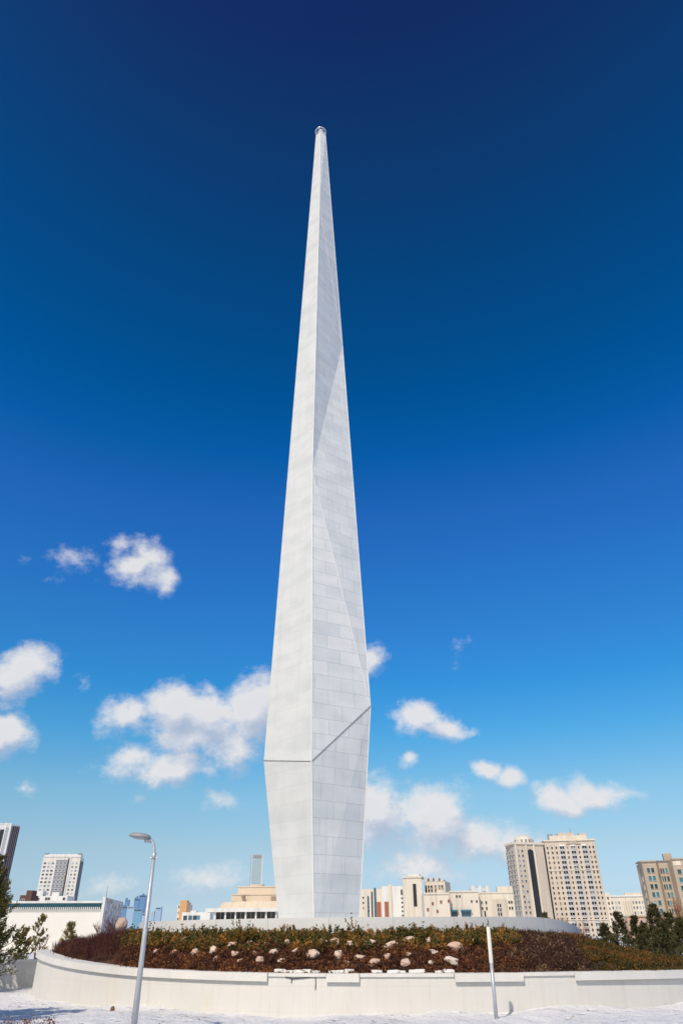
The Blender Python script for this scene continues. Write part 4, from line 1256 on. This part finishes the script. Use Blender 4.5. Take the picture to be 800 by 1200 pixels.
def twin_tower():
    Y = 500; st = 2.93
    m = M_CREAM
    # left wing with the dome
    s0 = xy(601.6, 1073, Y + 16); a = xy(612.5, 1073, Y); b = xy(648, 1075, Y + 6)
    zt = zpx(618, 989, Y)
    root = thing('domed_tower', (a[0], a[1], 0), 'sandy high rise with black glass stripe and pale dome, left of the pair', 'tower')
    k = Vector((a[0], a[1])).normalized() * 24
    mb = MB(); mb.prism([s0, a, b, (b[0] + k.x, b[1] + k.y), (s0[0] + k.x * .6, s0[1] + k.y * .6)], -1, zt); mb.build('wall', m, root)
    L = facade_dirs(a, b)[2]; S = lambda f: f * L
    slab(root, 'black_stripe', a, b, S(.43), S(.62), 2, zt - 4.5, .35, M_BLACK)
    d, n, _ = facade_dirs(a, b); cc = Vector((*a, zt - 4.5)) + d * S(.525) + n * .15
    t = MB(); nn = 12; rr = S(.095)
    pts = [cc + d * (rr * math.cos(math.pi * i / nn)) + Vector((0, 0, rr * .8 * math.sin(math.pi * i / nn))) for i in range(nn + 1)]
    t.poly([p + n * .2 for p in pts]); t.poly([p - n * .2 for p in pts[::-1]])
    for i in range(nn): t.poly([pts[i] + n * .2, pts[i] - n * .2, pts[i + 1] - n * .2, pts[i + 1] + n * .2])
    t.build('stripe_arch', M_BLACK, root)
    slab(root, 'pale_rib', a, b, S(.36), S(.42), 0, zt, .6, M_PALE); slab(root, 'pale_rib', a, b, S(.63), S(.69), 0, zt, .6, M_PALE)
    slab(root, 'pale_rib', a, b, S(.0), S(.05), 0, zt, .6, M_PALE)
    put_windows(root, a, b, [(S(u), zt - 4 - st * i) for i in range(15) for u in (.12, .25)], 1.3, 1.5, [M_PALE, M_GREYG], .2)
    Ls = facade_dirs(s0, a)[2]
    put_windows(root, s0, a, [(Ls * u, zt - 5 - st * i) for i in range(15) for u in (.18, .5, .82)], 2.0, 1.9, [M_GFRAME, M_DARK], .25, 'balcony', .9, 60)
    slab(root, 'cornice', a, b, -.4, L + .4, zt, zt + 1.2, .8, M_PALE, 12); slab(root, 'cornice', s0, a, -.4, Ls, zt - .01, zt + 1.19, .8, M_PALE, 6)
    # dome
    c = Vector((*a, 0)) + d * S(.56) - n * 8; R = 6.4; z0 = zt + 1.2
    mb = MB(); t2 = 20
    mb.tube([(c.x, c.y, z0), (c.x, c.y, z0 + 2.2), (c.x, c.y, z0 + 2.2)] + [(c.x, c.y, z0 + 2.2 + R * .48 * math.sin(q)) for q in np.linspace(.15, 1.5, 7)],
            [R, R, R * .97] + [R * .97 * math.cos(q) for q in np.linspace(.15, 1.5, 7)], 24)
    dome = mb.build('dome', mat('dome_cream', (.70, .66, .58), .7, .05, .3, streak=.3), root)
    for i in range(7):
        w = -math.pi / 2 + (i - 3) * .42; e = Vector((math.cos(w), math.sin(w), 0))
        t = MB(); t.box((c.x + e.x * R, c.y + e.y * R, z0 + 1.2), Vector((-e.y, e.x, 0)) * .35, e * .12, (0, 0, .9)); t.build('dome_window', M_GREYG, dome)
    # right wing
    a = xy(650.3, 1077, Y + 7); b = xy(713.5, 1080, Y + 2); zt = zpx(668, 984.5, Y)
    r = thing('balcony_tower', (a[0], a[1], 0), 'sandy high rise with three columns of white edged dark balconies, right half of the pair', 'tower')
    f = perp(a, b, 24); mb = MB(); mb.prism(f, -1, zt); mb.build('wall', m, r)
    L = facade_dirs(a, b)[2]; d, n, _ = facade_dirs(a, b); S = lambda q: q * L
    slab(r, 'black_stripe', a, b, S(-.035), S(-.002), 2, zt - 4, .2, M_BLACK, 3)
    nz = 24
    bal = [.335, .555, .775]
    wh = mat('balcony_white', (.78, .78, .78), .7)
    for u in bal: slab(r, 'white_bay', a, b, S(u - .05), S(u + .05), 0, zt - 2.2, .25, wh)
    a2 = (a[0] + n.x * .25, a[1] + n.y * .25); b2 = (b[0] + n.x * .25, b[1] + n.y * .25)
    put_windows(r, a2, b2, [(S(u), zt - 4.0 - st * i) for i in range(nz) for u in bal], 3.0, 1.75, [MATS['balcony_white'], M_DARK], .16, 'balcony', .7, 100, 1)
    put_windows(r, a, b, [(S(u), zt - 4.0 - st * i) for i in range(nz) for u in (.05, .14, .225, .445, .665, .88, .95)], .95, 1.4, [M_CREAM, M_DARK], .12, 'window', .1, 98)
    slab(r, 'string_course', a, b, 0, L, zt - 17.5, zt - 17.0, .35, M_PALE); slab(r, 'string_course', a, b, 0, L, zt - 45.5, zt - 45.0, .35, M_PALE)
    slab(r, 'cornice', a, b, -.5, L + .5, zt, zt + .9, .7, M_PALE, 20)
    slab(r, 'parapet', a, b, S(.12), S(.86), zt + .9, zt + 3.4, -.4, M_PALE, 14); slab(r, 'parapet', a, b, S(.72), S(.86), zt + 3.4, zt + 4.6, -.5, M_CREAM, 10)
    slab(r, 'penthouse', a, b, S(.30), S(.62), zt + 3.4, zt + 5.2, -2, M_CREAM, 10)
    # gable over the middle column
    g0 = Vector((*a, 0)) + n * .6; t = MB()
    p = [g0 + d * S(.42) + Vector((0, 0, zt - 2.0)), g0 + d * S(.72) + Vector((0, 0, zt - 2.0)), g0 + d * S(.57) + Vector((0, 0, zt + 1.2))]
    t.poly(p); t.poly([q - n * .58 for q in p[::-1]])
    for i in range(3): t.poly([p[i], p[i] - n * .58, p[(i + 1) % 3] - n * .58, p[(i + 1) % 3]])
    t.build('gable', M_SAND, r)
    for u, h in ((.16, 1.6), (.57, 3.0)):
        t = MB(); q = Vector((*a, zt + (3.4 if u < .3 else 5.2))) + d * S(u) - n * 4; t.tube([q, q + Vector((0, 0, h))], [.25, .15], 6); t.build('roof_mast', M_ROOFG, r)
    slab(r, 'roof_vent', a, b, S(.10), S(.20), zt + 3.4, zt + 4.6, -2, M_ROOFG, 5)
    # stepped side annexe
    a3 = (b[0] + d.x * .1, b[1] + d.y * .1); b3 = (b[0] + d.x * 3.2, b[1] + d.y * 3.2)
    z3 = zpx(716, 1046, Y); mb = MB(); mb.prism(perp(a3, b3, 18), -1, z3); mb.build('side_annexe', M_PALE, r)
    z4 = zpx(711, 1020, Y); 
    put_windows(r, a3, b3, [(1.6, z3 - 3 - st * i) for i in range(7)], .9, 1.4, [M_CREAM, M_DARK], .12, 'annexe_window', .1)


twin_tower()


def right_side():
    Y = 600; a = xy(715, 1065, Y + 6); b = xy(766, 1065, Y); z = zpx(735, 1050.5, Y); L = facade_dirs(a, b)[2]
    r = thing('long_cream_block', (a[0], a[1], 0), 'long pale cream block with faint columns between the balcony tower and the sandstone offices', 'building')
    mb = MB(); mb.prism(perp(a, b, 12), -1, z); mb.build('wall', M_PALE, r)
    put_windows(r, a, b, [(L * u, z - 4 - 3.4 * i) for u in (.06, .14, .22, .55, .62, .69, .76) for i in range(4)], 1.1, 1.7, [M_PALE, M_GREYG], .12)
    for u in (.31, .36, .43, .48): slab(r, 'pilaster', a, b, L * u, L * (u + .02), 0, z - 3, .5, M_CREAM)
    slab(r, 'roof_edge', a, b, 0, L, z, z + 1, .6, M_BWHITE, 8); slab(r, 'upper_storey', a, b, L * .4, L * .8, z + 1, z + 2.6, -2, M_PALE, 6)
    Y = 330; a = xy(735, 1080, Y); b = xy(764, 1080, Y); z = zpx(750, 1074.5, Y)
    r = thing('low_pink_building', (a[0], a[1], 0), 'low pinkish building with a flat roof behind the young pines at the right', 'building')
    mb = MB(); mb.prism(perp(a, b, 8), -1, z); mb.build('wall', mat('pink_render', (.56, .38, .29), .85), r)
    L = facade_dirs(a, b)[2]; slab(r, 'roof_edge', a, b, 0, L, z, z + .5, .4, M_SAND, 6)
    put_windows(r, a, b, [(L * u, z - 1.8) for u in (.15, .35, .55, .75)], 1.0, 1.2, [M_WFRAME, M_DARK], .12)
    # sandstone offices
    Y = 320; st = 2.93
    s0 = xy(746.8, 1012, Y + 10); a = xy(751, 1009.5, Y); b = xy(767, 1008, Y - 1); c = xy(769.5, 1008, Y + 2.5); e = xy(781.5, 1007, Y + 1.5); g = xy(786, 1007, Y - 3); h = xy(835, 1003, Y - 8)
    zt = zpx(758, 1010, Y)
    r = thing('sandstone_offices', (a[0], a[1], 0), 'sandstone office block with paired teal windows at the right edge', 'office building')
    mb = MB(); mb.prism([s0, a, b, (b[0], b[1] + 22), (s0[0] * 1.05, s0[1] * 1.05)], -1, zt); mb.build('wall', M_SAND, r)
    mb = MB(); mb.prism([c, e, (e[0], e[1] + 20), (c[0], c[1] + 20)], -1, zt + .3); mb.build('recessed_bay', M_SAND, r)
    mb = MB(); mb.prism([(b[0] + .02, b[1] + 3), (c[0] - .02, c[1] + 1), (c[0] - .02, c[1] + 12), (b[0] + .02, b[1] + 12)], -1, zt - .8); mb.build('recess', M_SAND, r)
    z2 = zpx(790, 1008, Y); mb = MB(); mb.prism([g, h, (h[0], h[1] + 22), (g[0], g[1] + 22)], -1, z2); mb.build('projecting_wing', M_SAND, r)
    mb = MB(); mb.prism([(e[0] + .02, e[1] + 1.5), (g[0] - .02, g[1] + 4), (g[0] - .02, g[1] + 15), (e[0] + .02, e[1] + 15)], -1, zt - 1.0); mb.build('recess', M_SAND, r)
    fm = [mat('sand_frame', (.52, .45, .37), .8), M_TEAL]
    L = facade_dirs(a, b)[2]
    zs = [zt - 3.2 - st * i for i in range(8)]
    put_windows(r, a, b, [(L * u, z) for z in zs for u in (.36, .66)], 1.15, 1.75, fm, .14, proud=.2)
    L2 = facade_dirs(c, e)[2]; put_windows(r, c, e, [(L2 * u, z) for z in zs for u in (.14, .36)], .6, 1.75, fm, .1, proud=.2)
    put_windows(r, c, e, [(L2 * .66, z) for z in zs], .9, 1.75, fm, .12, proud=.2)
    L3 = facade_dirs(g, h)[2]; put_windows(r, g, h, [(L3 * u, z - .8) for z in zs for u in (.12, .24, .42, .6)], 1.5, 1.7, fm, .14, proud=.2)
    Ls = facade_dirs(s0, a)[2]; put_windows(r, s0, a, [(Ls * .5, z) for z in zs], 1.4, 1.6, [fm[0], M_GREYG], .14, proud=.2)
    slab(r, 'roof_edge', a, b, -.4, L + .2, zt, zt + .45, .6, M_SAND, 12); slab(r, 'eaves', s0, a, -.6, Ls - .3, zt + .01, zt + .4, 1.0, M_ROOFG, 4)
    slab(r, 'roof_edge', c, e, 0, L2, zt + .3, zt + .7, .5, M_ROOFG, 10); slab(r, 'roof_edge', g, h, 0, L3, z2, z2 + .5, .5, M_SAND, 12)
    slab(r, 'pale_panel', g, h, .3, L3 * .2, z2 - 2.2, z2 - .6, .15, M_PALE)
    slab(r, 'roof_box', c, e, L2 * .75, L2 * 1.55, zt + .7, zt + 3.4, -2.2, M_SAND, 5)
    for u in (.03, .93): slab(r, 'pilaster', a, b, L * u, L * (u + .05), 0, zt, .25, M_SAND)


right_side()

# ------------------------------------------------------------------ trees
M_PINE = leaf_mat('pine_needles', [(0, (.050, .054, .018)), (.5, (.140, .125, .038)), (.85, (.23, .185, .055)), (1, (.32, .25, .075))])
M_FIR = leaf_mat('dark_needles', [(0, (.036, .040, .018)), (.55, (.095, .092, .036)), (1, (.18, .155, .06))])
M_YEL = leaf_mat('yellow_leaves', [(0, (.15, .13, .04)), (.6, (.30, .23, .075)), (1, (.42, .30, .10))])
M_BARK = mat('bark', (.09, .055, .035), .9, .3, 6, .6, 25)
M_TWO = leaf_mat('orange_twigs', [(0, (.16, .07, .035)), (1, (.42, .20, .10))], trans=.0)
M_TWP = leaf_mat('pink_twigs', [(0, (.14, .075, .06)), (1, (.36, .22, .18))], trans=.0)


def conifer(name, x, y, h, r, matl, label, group=None, whorls=15, per=9, leaf=(.07, .006), K=26, plume=.32, rise=.55, tint=.45, base_z=None, seed=1, cat='tree', gap=.0, sub=4, skirt=.06, expo=.75, ptaper=.0, topbare=.0, jit=1.0):
    """trunk, limbs in whorls, each limb carrying upturned plumes of needles"""
    rg = np.random.default_rng(seed); R = random.Random(seed)
    z0 = ground_z(x, y) if base_z is None else base_z
    root = thing(name, (x, y, z0), label, cat, group)
    tr = MB(); tp = []
    for i in range(9):
        q = i / 8; tp.append((x + .06 * r * math.sin(q * 5 + seed), y + .06 * r * math.cos(q * 4), z0 - .1 + (h * .96 + .1) * q))
    rad0 = max(.03, h * .017)
    tr.tube(tp, [rad0 * (1 - i / 8 * .85) for i in range(9)], 8)
    B = []; D = []; L = []; T = []
    limbs = MB()
    for wv in range(whorls):
        q = (wv + R.random() * .6) / whorls
        q = skirt + q * (.98 - skirt)
        rr = r * (1 - q) ** expo * R.uniform(.75, 1.15) * (.75 + .25 * min(1, q * 5))
        zc = z0 + h * q
        for k in range(per):
            if R.random() < gap: continue
            w = R.uniform(0, 6.283)
            e = Vector((math.cos(w), math.sin(w), 0)); ln = rr * R.uniform(.55, 1.1) + .08
            el = rise * (.35 + .9 * q) + R.gauss(0, .15)
            p0 = Vector((x, y, zc)); dv = (e + Vector((0, 0, el))).normalized()
            limbs.tube([p0, p0 + dv * ln * .6, p0 + dv * ln + Vector((0, 0, .06))], [rad0 * .28, rad0 * .18, rad0 * .06], 4, cap=False)
            for s in range(sub):
                t = .35 + .65 * (s + R.random() * .8) / sub
                b = p0 + dv * ln * t
                d = (dv * .75 + Vector((R.gauss(0, .38), R.gauss(0, .38), .45 + .3 * q))).normalized()
                B.append(tuple(b)); D.append(tuple(d)); L.append(plume * R.uniform(.6, 1.15) * (.7 + .5 * (1 - q)) * (1 - ptaper * q)); T.append(min(1, max(0, R.gauss(tint, .22))))
    B.append((x, y, z0 + h * .93)); D.append((0, 0, 1)); L.append(h * .08 + .1); T.append(.6)
    B, D, L, T = map(np.array, (B, D, L, T))
    v, f, idx = blades(B, D, L, None, .018 * plume / .32 * jit, K, rg, leaf=leaf, spread=.42)
    tr.build('trunk', M_BARK, root, smooth=True)
    limbs.build('limb_framework', M_BARK, root)
    mesh_obj('crown', v, f, matl, root, tint=T[idx])
    return root


# pine at the left edge, partly outside the frame, and two more beyond the edge that throw the shade seen on snow and wall
conifer('pine_tree', -11.4, 24.2, 3.8, 2.05, M_PINE, 'bushy young pine with upright tips reaching in at the left edge', whorls=16, per=12, K=44, leaf=(.10, .015), plume=.42, seed=3, tint=.5, rise=.75, jit=.8, sub=5, skirt=.26)
conifer('pine_tree', -16.7, 36.4, 5.4, 1.9, M_PINE, 'second young pine farther back at the left edge, shading the low side wall', whorls=15, per=10, K=30, leaf=(.12, .018), plume=.40, seed=5, jit=.8)
conifer('pine_tree', -11.5, 19.6, 7.9, 2.3, M_PINE, 'tall pine beyond the left edge whose shadow falls across the snow', whorls=18, per=9, K=24, leaf=(.14, .02), plume=.5, seed=6, jit=.8, gap=.15)
# young pines right of the mound
for i, (px, top, Y, r, lab) in enumerate([
        (707, 1084, 60, .62, 'smallest young pine, leftmost behind the right flank of the mound'),
        (722, 1071, 58, .95, 'slim young pine second from the left behind the right flank'),
        (742, 1075, 61, .85, 'young pine with a thin crown between the slim one and the tallest'),
        (764, 1060, 57, 1.35, 'tallest dark young pine behind the right flank of the mound'),
        (781, 1070, 60, 1.1, 'dark young pine just right of the tallest one'),
        (752, 1084, 59, 1.0, 'low bushy young pine between the thin crowned one and the tallest'),
        (773, 1083, 55.5, 1.0, 'low bushy young pine in front of the gap beside the tallest'),
        (797, 1077, 56, 1.2, 'broad dark young pine at the right edge of the picture')]):
    p = pt(px, top, Y); conifer('young_pine', p.x, Y, p.z - ground_z(p.x, Y), r * 1.25, M_FIR, lab, 'young pines right of the mound', whorls=14, per=8, K=15, leaf=(.16, .022), plume=.48, seed=20 + i, tint=.55, gap=.12, rise=.42, jit=.5, expo=.95, ptaper=.45, sub=5)
p = pt(637, 1070, 130); conifer('small_fir', p.x, 130, p.z, 1.3, M_FIR, 'small dark conifer peeking over the plinth before the black glass stripe', whorls=9, per=7, K=18, leaf=(.3, .03), plume=.7, seed=41)
# leafy saplings at the left end
p = pt(50, 1072, 43); conifer('sapling', p.x, 43, p.z, 1.0, M_YEL, 'thin sapling with sparse yellowish leaves against the white hall', whorls=12, per=5, K=9, leaf=(.11, .035), plume=.30, seed=51, gap=.3, sub=3, rise=.9)
p = pt(30, 1088, 41.5); conifer('low_shrub', p.x, 41.5, p.z, .85, M_YEL, 'low yellow green shrub behind the shaded wall beside the pine', whorls=9, per=7, K=16, leaf=(.10, .03), plume=.3, seed=52, cat='shrub', sub=3, rise=.9, tint=.25)
p = pt(84, 1082, 46); conifer('golden_juniper', p.x, 46, p.z, .75, M_YEL, 'golden green juniper standing behind the left end of the coping', whorls=12, per=8, K=22, leaf=(.10, .012), plume=.3, seed=53, cat='shrub', tint=.5)


def bare_tree(name, x, y, h, r, matl, label, cat, seed, n=26, z0=None, th=.012):
    R = random.Random(seed); z0 = ground_z(x, y) if z0 is None else z0
    root = thing(name, (x, y, z0), label, cat)
    t = MB(); t.tube([(x, y, z0 - .1), (x + .05 * r, y, z0 + h * .4), (x, y, z0 + h * .75)], [h * .012, h * .008, h * .003], 6); t.build('trunk', matl if False else M_BARK, root)
    V = []; F = []; T = []
    def seg(a, b, r0, r1, tt):
        d = (b - a).normalized(); u = d.orthogonal().normalized(); w = d.cross(u); k0 = len(V)
        for q, rr in ((a, r0), (b, r1)):
            for g in range(3):
                an = g * 2.094; V.append(tuple(q + (u * math.cos(an) + w * math.sin(an)) * rr)); T.append(tt)
        for g in range(3): j = (g + 1) % 3; F.append([k0 + g, k0 + j, k0 + 3 + j, k0 + 3 + g])
    def grow(a, d, L, rr, lev):
        tt = R.random(); b = a + d * L
        seg(a, b, rr, rr * .6, tt)
        if lev == 0: return
        for k in range(4 if lev > 1 else 5):
            s = a + d * L * R.uniform(.35, 1)
            dd = (d + Vector((R.gauss(0, .38), R.gauss(0, .38), R.gauss(.12, .2)))).normalized()
            grow(s, dd, L * R.uniform(.45, .7), rr * .6, lev - 1)
    for i in range(n):
        q = R.uniform(.05, .7); w = R.uniform(0, 6.283)
        d = Vector((math.cos(w) * r / h * 1.2, math.sin(w) * r / h * 1.2, .9)).normalized()
        grow(Vector((x, y, z0 + h * q)), d, h * .28 * R.uniform(.7, 1.2) * (1 - q * .4), th, 2)
    mesh_obj('crown', np.array(V), F, matl, root, tint=T)


p = pt(790, 1047, 95); bare_tree('bare_tree', p.x, 95, p.z, 1.7, M_TWO, 'bare orange twigged tree in front of the sandstone offices', 'tree', 3, 40, th=.022)
p = pt(772, 1056, 105); bare_tree('bare_tree', p.x, 105, p.z * .95, 1.3, M_TWO, 'smaller bare tree left of the orange one before the offices', 'tree', 5, 24, th=.018)
for i, (px, py, lab) in enumerate(((644, 1073, 'pinkish bare shrub nearest the plinth end below the balcony tower'), (660, 1070, 'taller pinkish bare shrub in the middle below the balcony tower'), (680, 1077, 'low pinkish bare shrub rightmost below the balcony tower'))):
    p = pt(px, py, 75); bare_tree('bare_shrub', p.x, 75, p.z, 1.6, M_TWP, lab, 'shrub', 11 + i, 34, th=.014)
p = pt(57, 1084, 40.8); bare_tree('bare_sapling', p.x, 40.8, p.z, .4, M_TWP, 'pale leafless sapling just left of the end of the coping', 'tree', 21, 10, th=.012)
p = pt(137, 1072, 62); bare_tree('bare_shrub', p.x, 62, p.z, 1.6, M_RED, 'dark red bare shrub in front of the painted end wall', 'shrub', 31, 46, th=.016)
p = pt(120, 1078, 60); bare_tree('bare_shrub', p.x, 60, p.z, 1.6, M_RED, 'lower dark red bare shrub left of the painted end wall', 'shrub', 32, 40, th=.016)


def foreground_twigs():
    c = [(gp(px, 1215).x, gp(px, 1215).y, 0) for px in (2, 11, 28, 36, 44, 57)]
    c = [(a + rnd.uniform(-.1, .1), b + rnd.uniform(-.4, .2), -.02) for a, b, _ in c]
    o = twig_mass('red_leaf_shrub', c, 5, .26, leaf_mat('rust_red_twigs', [(0, (.10, .03, .02)), (1, (.30, .09, .05))], trans=.1), r=.007, lean=.25, rad=.10)
    tag(o, 'row of rust red shrub tips poking up at the bottom left corner', 'shrub')
    B = []; D = []
    for (x, y, z) in c:
        for k in range(14): B.append((x + rnd.gauss(0, .09), y + rnd.gauss(0, .09), rnd.uniform(.05, .22))); D.append((rnd.gauss(0, .3), rnd.gauss(0, .3), 1))
    B = np.array(B); D = np.array(D); D /= np.linalg.norm(D, axis=1, keepdims=True)
    v, f, idx = blades(B, D, np.full(len(B), .15), None, .02, 6, nrg, leaf=(.05, .012))
    q = mesh_obj('leaves', v, f, MATS['rust_red_twigs'], o, tint=nrg.uniform(0, 1, len(B))[idx])


foreground_twigs()


def rough_stone(name, p, rx, ry, rz, m, label, cat, seed):
    bm = bmesh.new(); bmesh.ops.create_icosphere(bm, subdivisions=3, radius=1)
    for v in bm.verts:
        q = v.co.normalized(); k = 1 + .3 * mnoise.noise(q * 1.5 + Vector((seed, 0, 0))) + .15 * mnoise.noise(q * 4 + Vector((0, seed, 0)))
        v.co = Vector((q.x * rx * k, q.y * ry * k, q.z * rz * k))
    me = bpy.data.meshes.new(name); bm.to_mesh(me); bm.free(); me.materials.append(m)
    me.polygons.foreach_set('use_smooth', np.ones(len(me.polygons), dtype=bool))
    o = bpy.data.objects.new(name, me); COL.objects.link(o); o.location = p; WO[o.name] = Vector(p); tag(o, label, cat)


p = gp(132, 1183); rough_stone('clod', (p.x, p.y, ground_z(p.x, p.y) + .05), .07, .07, .07, mat('clod_earth', (.20, .11, .07), .9, .3, 20, .5, 40), 'small brown clod lying on the snow left of the lamp', 'clod', 3)
p = pt(143, 1081, 46); rough_stone('round_boulder', (p.x, p.y, p.z - .1), .34, .3, .34, mat('pink_boulder', (.55, .40, .33), .85, .15, 3, .5, 9), 'large rounded pinkish boulder beyond the red twigs near the plinth', 'boulder', 8)
